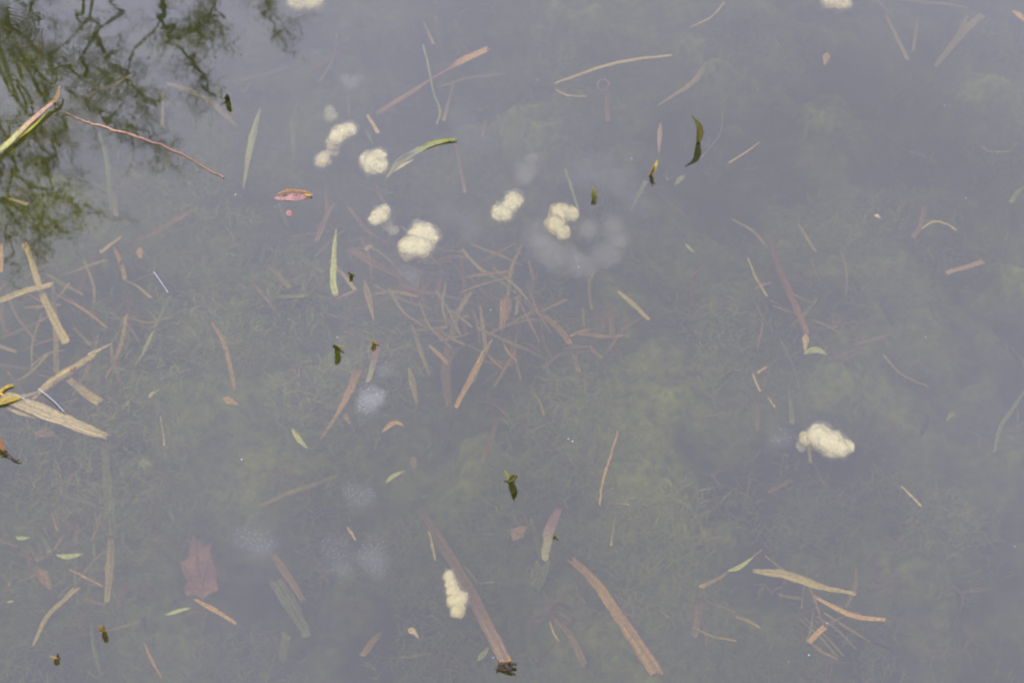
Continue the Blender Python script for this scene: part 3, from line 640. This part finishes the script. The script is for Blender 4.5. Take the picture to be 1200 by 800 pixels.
# ---- bright yellow green blade
t = empty('grass_blade', P(392, 345), 'bright yellow green upright blade, brightest blade of all, left of the dark sprout', 'grass blade')
part_blade('blade', [(394, 269, -.012), (392, 290, -.008), (391, 318, -.006), (391, 336, -.006), (394, 347, -.012)], [1, 5, 7, 8, 6], 'yellow', t, fold=.35)
part_blade('sheath', [(388, 322, -.009), (390, 333, -.008), (392, 348, -.012)], [1.5, 3.5, 2], 'pale', t)
# ---- curved yellow green leaf with brown patch
t = empty('leaf', P(500, 172), 'curved yellow green leaf with a brown patch beside the round white mass', 'leaf')
part_blade('blade', [(452, 210, -.03), (468, 192, -.012), (490, 178, -.004), (512, 168, -.001), (535, 163, .003)], [3, 10, 9, 8, 2], 'olive', t, fold=.35)
part_blade('pale_patch', [(462, 201, -.013), (472, 194, -.006), (484, 187, -.001)], [1, 5, 1], 'pale', t)
part_blade('dark_edge', [(463, 191, -.011), (474, 183, -.004), (484, 178, .0)], [.5, 2, .5], 'dark', t)
# ---- crossing pale reeds at the left edge
t = empty('reed_stick', P(80, 440), 'pale broken reed stem slanting up right with a splintered end', 'reed')
part_tube('stem', [(38, 468, -.012), (60, 449, -.008), (85, 433, -.008), (112, 416, -.012)], [7, 11, 11, 8], 'straw', t)
part_blade('splinter', [(104, 416, -.008), (118, 409, -.010), (131, 402, -.016)], [5, 4, 1.5], 'pale', t)
part_tube('knot', [(82, 434, -.003), (85, 432, -.002), (88, 430, -.003)], [3, 5, 3], 'rust', t)
t = empty('broad_reed', P(60, 487), 'broad pale straw yellow reed slanting down right from the left edge', 'reed')
part_blade('blade', [(-14, 463, -.004), (20, 470, -.004), (62, 487, -.006), (100, 503, -.012), (127, 512, -.025)], [13, 17, 17, 15, 9], 'pale', t, fold=.12, thick=.18)
part_blade('outer_layer', [(8, 478, -.008), (24, 484, -.008), (42, 490, -.01)], [3, 5, 1], 'straw', t)
part_blade('husk', [(-6, 474, .001), (12, 468, .0015), (34, 462, -.001), (44, 459, -.003)], [10, 9, 5, 2], 'tan', t)
t = empty('reed_node', P(6, 462), 'small twisted pale reed scrap at the left edge above the broad pale reed', 'reed')
part_tube('stem', [(-4, 462, .003), (8, 453, .002), (16, 452, .001)], [4, 4, 3], 'straw', t)
part_blade('bud', [(-3, 464, .004), (1, 461, .005), (4, 464, .004)], [1, 3, 1], 'gold', t)
t = empty('bud', P(4, 524), 'dark red bud with a thin black stalk at the left edge', 'bud')
part_blade('bud_scale', [(-8, 512, .012), (0, 520, .010), (5, 528, .006)], [5, 9, 3], 'red', t, fold=.5, thick=.5)
part_tube('stalk', [(5, 529, .006), (12, 534, .004), (19, 540, .002), (23, 538, .004)], [2, 2.2, 2.2, 1.4], 'dark', t)
# ---- ring and stub
t = empty('curled_tendril', P(707, 100), 'small faint pink ring of curled stem above a faint pink stem', 'tendril')
ring_ = [(707 + 7 * math.cos(a), 100 + 7 * math.sin(a), -.08) for a in np.linspace(.4, 6.4, 14)]
part_tube('curl', ring_, [2.4, 2.4], 'pink', t)

# ---- dark emergent sprouts: leaf tips standing out of the water, mirrored by it
def lift(gap): return gap * .0009
def sprout(base, tip, mirror_y, w_, m, label, second=None, stalk=None, bend=(0, 0), name='sprout'):
    """tip (px) is where the tip shows, mirror_y where its reflection ends"""
    h = lift(max(4, mirror_y - tip[1])); LAND.append((base[0], base[1], label))
    t = empty(name, P(*base), label, 'sprout')
    mid = ((base[0] + tip[0]) / 2 + bend[0], (base[1] + tip[1]) / 2 + bend[1])
    part_blade('leaf', [(base[0], base[1] + 1, -.004), (mid[0], mid[1], h * .62), (tip[0], tip[1], h)], [w_ * .55, w_ * 1.1, w_ * .9, w_ * .12], m, t, fold=.3, n=10, face=True, rag=0)
    if second:
        part_blade('leaf', [(base[0], base[1], .0), (second[0], second[1], second[2])], [w_ * .5, w_ * .3], second[3], t, fold=.5, n=6)
    if stalk:
        part_tube('stalk', [(base[0], base[1], .001)] + stalk, [2, 1.6], 'olive', t)
    return t
sprout((818, 168), (810, 134), 194, 7.5, 'green', 'largest dark olive leaf tip arching out of the water, top right of centre', bend=(6, -3))
sprout((598, 564), (602, 556), 587, 9, 'green', 'dark sprout pair of yellow hood and pointed leaf in the bottom centre', second=(592, 552, .010, 'olive'), bend=(2, -4))
sprout((396, 408), (391, 404), 427, 7, 'green', 'dark pointed sprout left of the brown tipped one, above the tapering orange reed', second=(402, 406, .006, 'olive'))
sprout((439, 403), (436, 399), 411, 5, 'tan', 'brown tipped small sprout over the red and yellow reed', second=(443, 400, .004, 'rust'))
sprout((413, 322), (408, 318), 330, 4, 'green', 'tiny dark sprout just right of the bright yellow green blade', second=(415, 319, .004, 'olive'))
sprout((123, 740), (116, 733), 754, 6, 'rust', 'reddish brown sprout standing below right of the kinked reed', second=(121, 733, .008, 'green'))
sprout((68, 771), (60, 769), 780, 6, 'gold', 'yellow brown sprout at the bottom edge in the left corner', second=(68, 766, .004, 'dark'))
sprout((697, 234), (695, 217), 238, 6, 'green', 'small pyramid shaped olive shoot above the creamy white mass', stalk=[(699, 244, -.02), (702, 256, -.05)])
sprout((762, 207), (771, 186), 214, 5, 'tan', 'narrow brown and gold shoot left below the largest dark leaf tip', second=(767, 195, .02, 'dark'))
sprout((267, 117), (266, 110), 131, 6, 'dark', 'dark brown sprout alone right of the tree reflection', second=(258, 115, .006, 'green'))
sprout((651, 629), (650, 626), 632, 5, 'green', 'tiny dark green sprout tip beside the pink and yellow green leaf', second=(654, 629, .004, 'yellow'))
t = empty('root_tuft', P(594, 777), 'black ragged tuft at the foot of the thick pinkish reed', 'tuft')
for a in range(7):
    q = (594 + random.uniform(-6, 4), 777 + random.uniform(-1, 3))
    part_tube('root', [(q[0], q[1], .008), (q[0] + random.uniform(-14, 10), q[1] + random.uniform(-2, 5), .006), (q[0] + random.uniform(-22, 14), q[1] + random.uniform(0, 14), .001)], [4, 3, 1.2], 'dark', t)

# ---- leaves cut from an outline
def outline_leaf(pts, z, curl, m, parent, name='blade', veins=None):
    c = Vector((sum(p[0] for p in pts) / len(pts), sum(p[1] for p in pts) / len(pts), 0))
    def w3(x, y):
        p = P(x, y, z); r = ((x - c.x) ** 2 + (y - c.y) ** 2) ** .5
        p.z += curl * (r / 40) ** 2 + .002 * noise.noise(Vector((x * .12, y * .12, 0))); return p
    rings = 5; v, f, uv = [], [], []
    n = len(pts)
    for s in range(rings + 1):
        k = s / rings
        for (x, y) in pts:
            v.append(w3(c.x + (x - c.x) * max(k, .02), c.y + (y - c.y) * max(k, .02))); uv.append((.5 + (x - c.x) * k / 60, .5 + (y - c.y) * k / 60))
    for s in range(rings):
        for i in range(n):
            a, b = s * n + i, s * n + (i + 1) % n
            f.append((a, b, b + n, a + n))
    f.append(tuple(range(n))[::-1])
    me = mesh(name, v, f, uv); o = link(name, smooth(local(parent, me)), M[m], parent)
    sm = o.modifiers.new('thickness', 'SOLIDIFY'); sm.thickness = .0006; return o
t = empty('maple_leaf', P(233, 662), 'faint red brown maple leaf lying on the bottom, lower left', 'leaf')
outline_leaf([(227, 630), (231, 638), (236, 634), (238, 641), (249, 637), (247, 648), (250, 660), (256, 668), (254, 682), (257, 694), (246, 697), (238, 706), (230, 698), (219, 700), (216, 690), (220, 682), (215, 672), (211, 658), (217, 658), (222, 652), (222, 640)], -.115, .006, 'leafbrown', t)
for e in ((228, 634), (247, 642), (214, 662), (252, 688), (220, 694)):
    part_tube('vein', [(235, 690, -.112), ((235 + e[0]) / 2, (690 + e[1]) / 2, -.111), (e[0], e[1], -.110)], [1.8, .8], 'rust', t)
part_tube('petiole', [(235, 690, -.112), (240, 712, -.13), (243, 722, -.135)], [2, 1.6], 'rust', t)
t = empty('red_leaf', P(343, 228), 'folded wet red leaf floating left of the white masses', 'leaf')
outline_leaf([(320, 233), (326, 226), (335, 222), (346, 221), (357, 223), (366, 226), (366, 230), (358, 233), (348, 235), (335, 235)], .0006, .0, 'leafred', t)
part_blade('fold', [(324, 229, .0012), (340, 225, .002), (362, 226, .0015)], [1.5, 3.5, 1.5], 'pink', t, fold=.8)
part_blade('tip', [(358, 228, .0012), (365, 229, .002)], [4, 3], 'straw', t)
t = empty('leaf_scrap', P(339, 249), 'tiny red leaf scrap floating just under the folded red leaf', 'leaf')
outline_leaf([(335, 248), (338, 245), (342, 247), (343, 251), (340, 254), (336, 252)], .0006, .0, 'leafred', t)

# ---- white mouldy egg masses: lobes of cotton round eggs, in thin jelly shells that also imitate a soft glow
def ico(sub):
    bm = bmesh.new(); bmesh.ops.create_icosphere(bm, subdivisions=sub, radius=1)
    v = [q.co.copy() for q in bm.verts]; f = [tuple(a.index for a in q.verts) for q in bm.faces]; bm.free(); return v, f
ICO3, ICO4, ICO1 = ico(3), ico(4), ico(1)
def lobe_mesh(name, c, r, amp, freq, sq=(1, 1, .8), src=ICO4, o=Vector((0, 0, 0))):
    sd_ = Vector((random.random() * 50, random.random() * 50, 0)); v = []
    for q in src[0]:
        k = 1 + amp * noise.fractal(q * freq + sd_, .8, 2, 4) + amp * .5 * noise.noise(q * freq * .5 + sd_) + (.05 * noise.noise(q * 8 + sd_) if amp < .2 else 0)
        v.append(c - o + Vector((q.x * sq[0], q.y * sq[1], q.z * sq[2])) * (r * k))
    return smooth(mesh(name, v, src[1]))
def white_mass(label, lobes, m='mould', halo=1.35, z=-.02):
    c0 = P(lobes[0][0], lobes[0][1], z); LAND.append((lobes[0][0], lobes[0][1], label))
    t = empty('egg_mass', c0, label, 'egg mass', 'white mouldy egg masses')
    sets = {}
    for l in lobes:
        zz = min(l[3] if len(l) > 3 else z, -l[2] * .00125 - .004); mm = l[4] if len(l) > 4 else m
        c = P(l[0], l[1], zz); r = l[2] * mpp(c); ms_ = sets.setdefault(mm, [])
        ms_.append(lobe_mesh('lobe', c, r * 1.12, .16, 1.9, (1, 1.15, .8), src=ICO3, o=c0))
        for k in range(7):                                  # smaller puffs on the lobe
            a = random.uniform(0, 6.28); d = r * random.uniform(.35, .95)
            cc = c + Vector((math.cos(a) * d, math.sin(a) * d, random.uniform(.1, .75) * r * (1 - .5 * d / r)))
            ms_.append(lobe_mesh('puff', cc, r * random.uniform(.22, .48), .2, 2, src=ICO3, o=c0))
    for mm, ml in sets.items():                             # lobes of one look grow into one cottony body
        v, f = [], []
        for q in ml:
            i0 = len(v); v += [p.co.copy() for p in q.vertices]; f += [tuple(a + i0 for a in p.vertices) for p in q.polygons]
        o = link('egg_cluster' if mm != 'mould_dim' else 'dim_cluster', mesh('egg_cluster', v, f), M[mm], t)
        rm = o.modifiers.new('merge', 'REMESH'); rm.mode = 'VOXEL'; rm.voxel_size = .0011; rm.use_smooth_shade = True
        sm = o.modifiers.new('soften', 'SMOOTH'); sm.factor = .5; sm.iterations = 9
    if halo:
        for l in lobes[:4]:
            c = P(l[0], l[1], min(l[3] if len(l) > 3 else z, -l[2] * .00125 - .004) - .002); r = l[2] * mpp(c)
            link('jelly', lobe_mesh('jelly', c, r * 1.38, .2, 2.2, (1, 1.1, .85), o=c0), M['halo'], t)  # pale jelly shell, doubling as a painted glow round the lobe
    return t
white_mass('pale yellowish egg mass cut by the top edge, left of centre', [(352, -2, 14), (366, 0, 13), (345, 3, 7)], 'mould_cream', z=-.025)
white_mass('pale egg mass cut by the top edge at the right', [(972, 1, 9), (984, 0, 11), (990, 4, 7)], 'mould_cream', z=-.03)
white_mass('curved white egg mass, arching over to a dim lower end', [(410, 152, 8), (402, 155, 9), (395, 160, 9), (391, 168, 8, -.035, 'mould_cream'), (390, 176, 8, -.05, 'mould_cream')], z=-.018, halo=1.1)
white_mass('small round egg mass at the foot of the curved white one', [(378, 188, 8.5), (380, 182, 5)], 'mould_cream', z=-.03)
white_mass('dim yellow egg mass just above the curved white one', [(388, 136, 7), (386, 129, 5)], 'mould_dim', z=-.06)
white_mass('round white egg mass beside the curved yellow green leaf', [(437, 192, 12), (443, 184, 9), (431, 188, 9), (446, 195, 8)], z=-.018)
white_mass('white egg mass with a dim tail, above the wide rust reed', [(446, 252, 9), (440, 257, 7), (450, 247, 7), (452, 263, 7, -.045, 'mould_dim'), (461, 270, 7, -.05, 'mould_dim')], z=-.02)
white_mass('large double white egg mass in the upper left centre', [(499, 277, 14), (492, 272, 11), (483, 289, 12), (494, 289, 12), (474, 288, 8), (478, 298, 8, -.04, 'mould_cream')], z=-.015, halo=1.1)
white_mass('white egg mass of two lobes left of the creamy one', [(602, 235, 10), (597, 242, 9), (585, 249, 9), (592, 251, 8)], 'mould', z=-.028)
white_mass('creamy egg mass inside the large cloudy jelly', [(657, 251, 13), (670, 250, 9), (652, 263, 12), (660, 272, 9), (646, 262, 8), (652, 246, 8)], 'mould_cream', z=-.028, halo=0)
white_mass('brightest white egg mass, alone at the right', [(960, 511, 13), (967, 518, 11), (976, 521, 14), (985, 526, 9), (993, 523, 8, -.025), (944, 514, 8, -.028, 'mould_cream'), (939, 523, 7, -.04, 'mould_dim')], z=-.012, halo=1.1)
white_mass('narrow yellowish white egg mass beside the thick pinkish reed', [(526, 675, 6.5), (529, 684, 7), (531, 693, 8), (540, 701, 8), (532, 704, 9), (536, 715, 9)], 'mould_cream', z=-.012, halo=1.0)

# ---- clear egg masses: cloudy jelly full of small eggs
def clear_mass(label, blobs, z, n_eggs, m='jelly', flat=.6):
    c0 = P(blobs[0][0], blobs[0][1], z); LAND.append((blobs[0][0], blobs[0][1], label))
    t = empty('clear_egg_mass', c0, label, 'egg mass', 'clear jelly egg masses')
    ev, ef = [], []; tot = sum(b[2] ** 2 for b in blobs)
    for b in blobs:
        c = P(b[0], b[1], z); r = b[2] * mpp(c); ry = (b[3] if len(b) > 3 else 1.15)
        link('jelly', lobe_mesh('jelly', c, r * 1.25, .22, 1.6, (1, ry, flat), o=c0), M[m], t)
        link('jelly_core', lobe_mesh('jelly_core', c, r * .85, .3, 2.2, (1, ry, flat), o=c0), M[m], t)
        for k in range(int(n_eggs * .45 * b[2] ** 2 / tot)):
            d = Vector((random.gauss(0, 1), random.gauss(0, 1), random.gauss(0, 1))).normalized() * (random.random() ** .4) * r * .95
            e = c - c0 + Vector((d.x, d.y * ry, abs(d.z) * flat)); rr = .00062 * random.uniform(.7, 1.3); i0 = len(ev)
            for q in ICO1[0]: ev.append(e + q * rr)
            for q in ICO1[1]: ef.append(tuple(a + i0 for a in q))
    if ev: tag(link('eggs', smooth(mesh('eggs', ev, ef)), M['egg'], t), kind='stuff')
    return t
clear_mass('speckled pale egg mass under the red and yellow reed', [(433, 461, 13), (431, 475, 13), (441, 468, 10), (446, 462, 7)], -.03, 700, 'jelly_warm')
clear_mass('faint cloudy egg mass above right of the speckled one', [(453, 432, 10), (447, 437, 8)], -.08, 120)
clear_mass('upper bluish egg mass above the golden straw, lower left of centre', [(421, 581, 17), (410, 574, 10), (432, 578, 10)], -.09, 260)
clear_mass('pale cloudy egg mass right above the maple leaf', [(298, 632, 22), (312, 640, 15), (284, 628, 12)], -.10, 300)
clear_mass('lower left lobe of the bluish egg masses, the faintest', [(399, 652, 20), (388, 640, 13), (404, 668, 12)], -.12, 220)
clear_mass('lowest bluish egg mass below the golden straw', [(438, 645, 18), (443, 665, 14), (430, 655, 14)], -.09, 300)
clear_mass('pale cloudy egg mass between two white ones at top centre', [(617, 196, 14), (613, 210, 9), (624, 186, 8)], -.08, 0, 'jelly_warm')
clear_mass('faint cloud like egg mass right of the curved yellow green leaf', [(540, 140, 18), (556, 165, 20), (530, 133, 10)], -.11, 0)
clear_mass('pale small cloudy blob above the curved white mass', [(411, 96, 10), (421, 92, 7), (404, 91, 6)], -.07, 60, 'jelly_warm')
clear_mass('largest cloudy egg mass, ring shaped round the creamy white one', [(632, 275, 18), (640, 295, 20), (662, 305, 20), (685, 312, 15), (708, 300, 16), (722, 280, 15), (718, 262, 12), (690, 268, 13)], -.065, 0, 'jelly_warm')
clear_mass('faint cloudy egg mass behind the pyramid shaped shoot', [(680, 205, 20), (705, 198, 22), (732, 215, 22), (745, 238, 18)], -.09, 0, 'jelly')
clear_mass('faint bluish egg mass under the large double white one', [(480, 315, 14), (484, 325, 10)], -.07, 60)
clear_mass('faint tall cloudy egg mass right of the large double white one', [(548, 255, 16), (552, 275, 14), (525, 250, 14)], -.10, 0)
clear_mass('faint bluish blob left of the brightest white mass', [(918, 512, 12), (908, 516, 8)], -.08, 60)

# ---- specks floating on the surface
spk = [(411,38),(465,133),(734,187),(740,186),(673,266),(672,312),(678,313),(690,328),(605,349),(323,242),(484,334),(474,379),(575,363),(587,362),(395,395),(584,137),(1009,374),(1085,395),(1107,124),(948,767),(958,674),(969,730),(924,775),(666,514),(671,517),(283,538),(192,521),(630,94),(782,210),(1028,252),(510,3),(16,328),(1189,640),(578,770),(961,172),(276,228),(322,178),(888,105),(1132,232),(30,116)]
m_, t_, b_, o_ = new_mat('speck_material'); b_.inputs['Base Color'].default_value = (.6, .6, .56, 1); b_.inputs['Roughness'].default_value = .4
sm_ = mesh('floating_speck', [q * .0009 for q in ICO1[0]], ICO1[1]); smooth(sm_); sm_.materials.append(m_)
for i, (x, y) in enumerate(spk):
    o = bpy.data.objects.new('floating_speck', sm_); C.objects.link(o); o.location = P(x, y, .0003)
    s_ = random.uniform(.5, 1.1); o.scale = (s_ * random.uniform(.8, 1.4), s_, s_ * .6); o.rotation_euler.z = random.random() * 3
    tag(o, 'tiny pale speck floating on open water', 'speck', 'pale specks floating on the water'); LATER.append((o, x, y, 'pale speck'))

# ---- soft weed growing all over the bottom, and fine litter: nobody could count these
def hash_noise(x, y, s, off=0): return noise.fractal(Vector((x * s, y * s, off)), 1, 2, 4)
def fronds(name, count, length, wid, zlo, zhi, dens, mat, kind_label, cat, upright=.6):
    v, f = [], []; made = 0; tries = 0
    while made < count and tries < count * 8:
        tries += 1
        px, py = random.uniform(-130, 1330), random.uniform(-70, 880)
        p = P(px, py, -.28)
        if random.random() > dens(px, py, p): continue
        made += 1
        zb = floor_z(p.x, p.y)
        for k in range(5):
            a = random.uniform(0, 6.28); l = length * random.uniform(.5, 1.3)
            d = Vector((math.cos(a), math.sin(a), upright * random.uniform(.2, 1.6))).normalized(); s = d.cross(Vector((0, 0, 1))).normalized() * wid * random.uniform(.6, 1.4)
            b = Vector((p.x, p.y, zb + random.uniform(zlo, zhi) * (.5 + 1.2 * blob_(px, py, GREENS)) * (1.5 if px < 520 else 1))); m_ = b + d * l * .5 + Vector((0, 0, l * .08)); e = b + d * l + Vector((random.uniform(-.3, .3) * l, random.uniform(-.3, .3) * l, -.1 * l))
            i = len(v); v += [b - s, b + s, m_ - s * .9, m_ + s * .9, e]; f += [(i, i + 1, i + 3, i + 2), (i + 2, i + 3, i + 4)]
    o = link(name, mesh(name, v, f), mat); tag(o, kind_label, cat, kind='stuff'); return o
def weedmat(name, cols):
    m, t, bs, out = new_mat(name); N = t.nodes.new; K = t.links.new
    ge = N('ShaderNodeNewGeometry'); cr = N('ShaderNodeValToRGB'); K(ge.outputs['Random Per Island'], cr.inputs[0])
    e = cr.color_ramp.elements; e[0].color = (*cols[0], 1); e[1].color = (*cols[-1], 1)
    for i, c in enumerate(cols[1:-1]): q = e.new((i + 1) / (len(cols) - 1)); q.color = (*c, 1)
    K(cr.outputs[0], bs.inputs['Base Color']); bs.inputs['Roughness'].default_value = .8; return m
def dweed(px, py, p):
    return max(0, min(1, .18 + 1.6 * hash_noise(p.x, p.y, 6) + .8 * blob_(px, py, GREENS) - .9 * blob_(px, py, HOLES)))
wmt = weedmat('weed_material', [(.09, .11, .01), (.15, .17, .015), (.21, .23, .02), (.28, .27, .03)])
fronds('pond_weed', 13000, .022, .0006, .0, .06, dweed, wmt, 'soft green weed carpeting the pond bottom', 'pond weed')
lmt = weedmat('litter_material', [(.14, .08, .03), (.22, .14, .05), (.28, .20, .08), (.18, .16, .05)])
def dlit(px, py, p):
    return max(0, min(1, .04 + .9 * math.exp(-((px - 590) ** 2 / 130 ** 2 + (py - 390) ** 2 / 75 ** 2)) + .4 * math.exp(-((px - 420) ** 2 + (py - 300) ** 2) / 90 ** 2) + .35 * blob_(px, py, [(60, 420, 100), (100, 660, 90), (960, 400, 60), (960, 710, 70), (660, 740, 60)]) + .5 * hash_noise(p.x, p.y, 9, 5) ))
fronds('leaf_litter', 420, .030, .0016, .005, .03, dlit, lmt, 'fine brown plant litter scattered over the weed', 'leaf litter', upright=.12)

# ------------------------------------------------------------------ trees on the far bank, seen mirrored in the top left
bt = weedmat('spring_bud_material', [(.10, .12, .02), (.17, .19, .03), (.24, .24, .04), (.30, .22, .05)])
def limb(c, r0, r1, name, parent, org):
    rad = list(np.linspace(r0, r1, len(c)))
    v, f, uv = tube_pts([q - org for q in c], rad, 6, knots=.2)
    return link(name, smooth(mesh(name, v, f, uv)), M['bark'], parent)
def wander(a, d, l, n, wob):
    c = [a]; d = d.normalized()
    for i in range(n):
        d = (d + Vector((random.gauss(0, wob), random.gauss(0, wob), random.gauss(0, wob) + .02))).normalized(); c.append(c[-1] + d * l / n)
    return c
def tree(base, H, label, traces=(), n_limb=16, crown=None, seed=1, bias=None):
    random.seed(seed); org = Vector(base)
    t = empty('tree', org, label, 'tree')
    tr_ = wander(org.copy(), Vector((0, 0, 1)), H, 14, .05); tr_[0].z -= .3
    limb(tr_, H * .02, .02, 'trunk', t, org)
    tw_v, tw_f, tw_u = [], [], []; buds = []
    def add(c, r0, r1, sides=3):
        v, f, u = tube_pts([q - org for q in c], list(np.linspace(r0, r1, len(c))), sides); o = len(tw_v)
        tw_v.extend(v); tw_f.extend([tuple(a + o for a in q) for q in f]); tw_u.extend(u)
    def twigs(c, r, dens, l0):
        for i in range(1, len(c)):
            for k in range(dens):
                if random.random() < .25: continue
                q = c[i - 1].lerp(c[i], random.random()); ax = (c[i] - c[i - 1]).normalized()
                rd = Vector((random.gauss(0, 1), random.gauss(0, 1), random.gauss(0, 1))).normalized()
                d = (ax * .7 + rd * .9 + Vector((0, 0, .25))); l = l0 * random.uniform(.5, 1.3)
                s1 = wander(q, d, l, 7, .45); add(s1, r, r * .35)
                for j in range(2, 7):
                    for _ in range(2):
                        d2 = Vector((random.gauss(0, 1), random.gauss(0, 1), random.gauss(0, 1))) + (s1[j] - s1[j - 1]).normalized() * 1.1
                        s2 = wander(s1[j], d2, l * random.uniform(.25, .5), 5, .45); add(s2, r * .55, r * .3)
                        buds.extend(s2[1:])
                buds.extend(s1[3:])
    for i in range(n_limb):
        k = random.uniform(.3, .98); q = tr_[0].lerp(tr_[-1], k); q = tr_[min(13, int(k * 14))]
        a = random.uniform(0, 6.28); d = Vector((math.cos(a), math.sin(a), random.uniform(.5, 1.3)))
        if bias: d += Vector(bias) * random.uniform(0, 1)
        c = wander(q, d, H * .30 * (1.25 - k), 9, .22); limb(c, .022, .008, 'limb', t, org); twigs(c[2:], .0045, 1, .6)
    for pts, w0 in traces:
        rs = resample([RP(x, y, dd) for x, y, dd in pts], max(8, len(pts) * 4))
        c = [Vector(q) for q in rs]
        for i in range(1, len(c)): c[i] += Vector((random.gauss(0, .045), random.gauss(0, .03), random.gauss(0, .045)))
        j = min(tr_, key=lambda q: (q - c[0]).length + max(0, q.z - c[0].z) * 3)
        st = [j.lerp(c[0], s) + Vector((random.gauss(0, .07), random.gauss(0, .07), .25 * math.sin(s * 3.14) + random.gauss(0, .05))) for s in np.linspace(0, .95, 12)]; st[0] = j
        r = w0 * .0042
        limb(st + c, r * 1.05, r * .5, 'limb', t, org); twigs(c[len(c) // 5:], .0032, 2, .40)
    tag(link('twigs', mesh('twigs', tw_v, tw_f, tw_u), M['bark'], t), kind='stuff')
    bv, bf = [], []
    for q in buds:
        if random.random() < .22:
            for _ in range(2):
                p = q - org + Vector((random.gauss(0, .02), random.gauss(0, .02), random.gauss(0, .02))); u = Vector((random.gauss(0, 1), random.gauss(0, 1), random.gauss(0, 1))).normalized() * random.uniform(.006, .015)
                w_ = u.orthogonal().normalized() * u.length * .5; i = len(bv); bv += [p - u, p + w_, p + u, p - w_]; bf.append((i, i + 1, i + 2, i + 3))
    tag(link('buds', mesh('buds', bv, bf), bt, t), kind='stuff')
    return t
TA = [([(186, -25, 9), (190, 0, 9), (197, 22, 9.1), (203, 45, 9.2), (212, 60, 9.2), (226, 76, 9.3), (240, 92, 9.3), (247, 108, 9.4)], 5.5),
      ([(255, -20, 9.3), (249, 0, 9.3), (246, 20, 9.4), (236, 34, 9.4), (232, 48, 9.5)], 3),
      ([(330, -40, 9.5), (312, -5, 9.5), (314, 18, 9.6), (320, 42, 9.6)], 4),
      ([(205, 45, 9.2), (225, 30, 9.2), (244, 26, 9.3), (262, 40, 9.4)], 2.4)]
TB = [([(84, -15, 8.6), (96, 8, 8.6), (106, 25, 8.7), (114, 45, 8.7), (125, 58, 8.8), (134, 72, 8.8), (140, 86, 8.9), (151, 100, 8.9), (166, 113, 9), (180, 120, 9)], 4.6),
      ([(60, 78, 8.6), (90, 83, 8.6), (120, 88, 8.7), (146, 96, 8.8)], 3),
      ([(84, 105, 8.8), (97, 117, 8.8), (112, 132, 8.9), (131, 137, 9)], 4.2),
      ([(36, 10, 8.5), (42, 30, 8.5), (46, 50, 8.5), (60, 72, 8.6), (66, 95, 8.7)], 4.4),
      ([(120, 140, 8.8), (140, 146, 8.8), (160, 152, 8.9), (176, 163, 9), (186, 180, 9)], 3)]
TCc = [([(-12, -10, 8.2), (2, 12, 8.2), (10, 28, 8.3), (30, 55, 8.3), (44, 76, 8.3), (53, 104, 8.4)], 6),
      ([(56, 112, 8.4), (66, 128, 8.4), (74, 148, 8.5), (70, 165, 8.5), (58, 184, 8.5), (52, 200, 8.6)], 5),
      ([(15, 198, 8.5), (34, 216, 8.5), (58, 224, 8.6), (76, 236, 8.6), (90, 246, 8.7), (125, 250, 8.7)], 3.4),
      ([(-15, 232, 8.5), (10, 238, 8.5), (32, 244, 8.6), (60, 256, 8.6), (84, 275, 8.7)], 4),
      ([(-10, 138, 8.3), (8, 142, 8.3), (22, 146, 8.3)], 3.4),
      ([(48, 150, 8.4), (40, 165, 8.4), (20, 182, 8.5), (0, 190, 8.5)], 4),
      ([(0, 200, 8.5), (8, 235, 8.6), (12, 275, 8.6), (10, 310, 8.7)], 3.6),
      ([(60, 200, 8.5), (52, 230, 8.5), (48, 262, 8.6), (40, 300, 8.7)], 3)]
gz = lambda x, y: floor_z(x, y) - .05
tree((-2.1, 10.6, gz(-2.1, 10.6)), 5.6, 'tree on the far bank whose mirrored branches reach furthest right', TA, 16, seed=11)
tree((-3.3, 9.9, gz(-3.3, 9.9)), 6.4, 'middle tree on the far bank mirrored in the top left water', TB, 26, seed=12, bias=(0, 0, .2))
tree((-4.7, 9.4, gz(-4.7, 9.4)), 7.6, 'leftmost budding tree on the far bank mirrored at the left edge', TCc, 34, seed=13, bias=(.2, 0, .2))

# ---- pieces told apart by what lies next to them
used_ = set()
marks = [m for m in LAND if len(m[2].split()) <= 9]
for o, x, y, what in LATER:
    for mx_, my_, ml in sorted(marks, key=lambda m: (m[0] - x) ** 2 + (m[1] - y) ** 2):
        dx, dy = x - mx_, y - my_; dist = math.hypot(dx, dy)
        rel = ('right of' if dx > 0 else 'left of') if abs(dx) > abs(dy) else ('below' if dy > 0 else 'above')
        lab = what + (' just ' if dist < 30 else ' ') + rel + ' the ' + ml
        if lab not in used_ and dist > 4: break
    used_.add(lab); o['label'] = lab
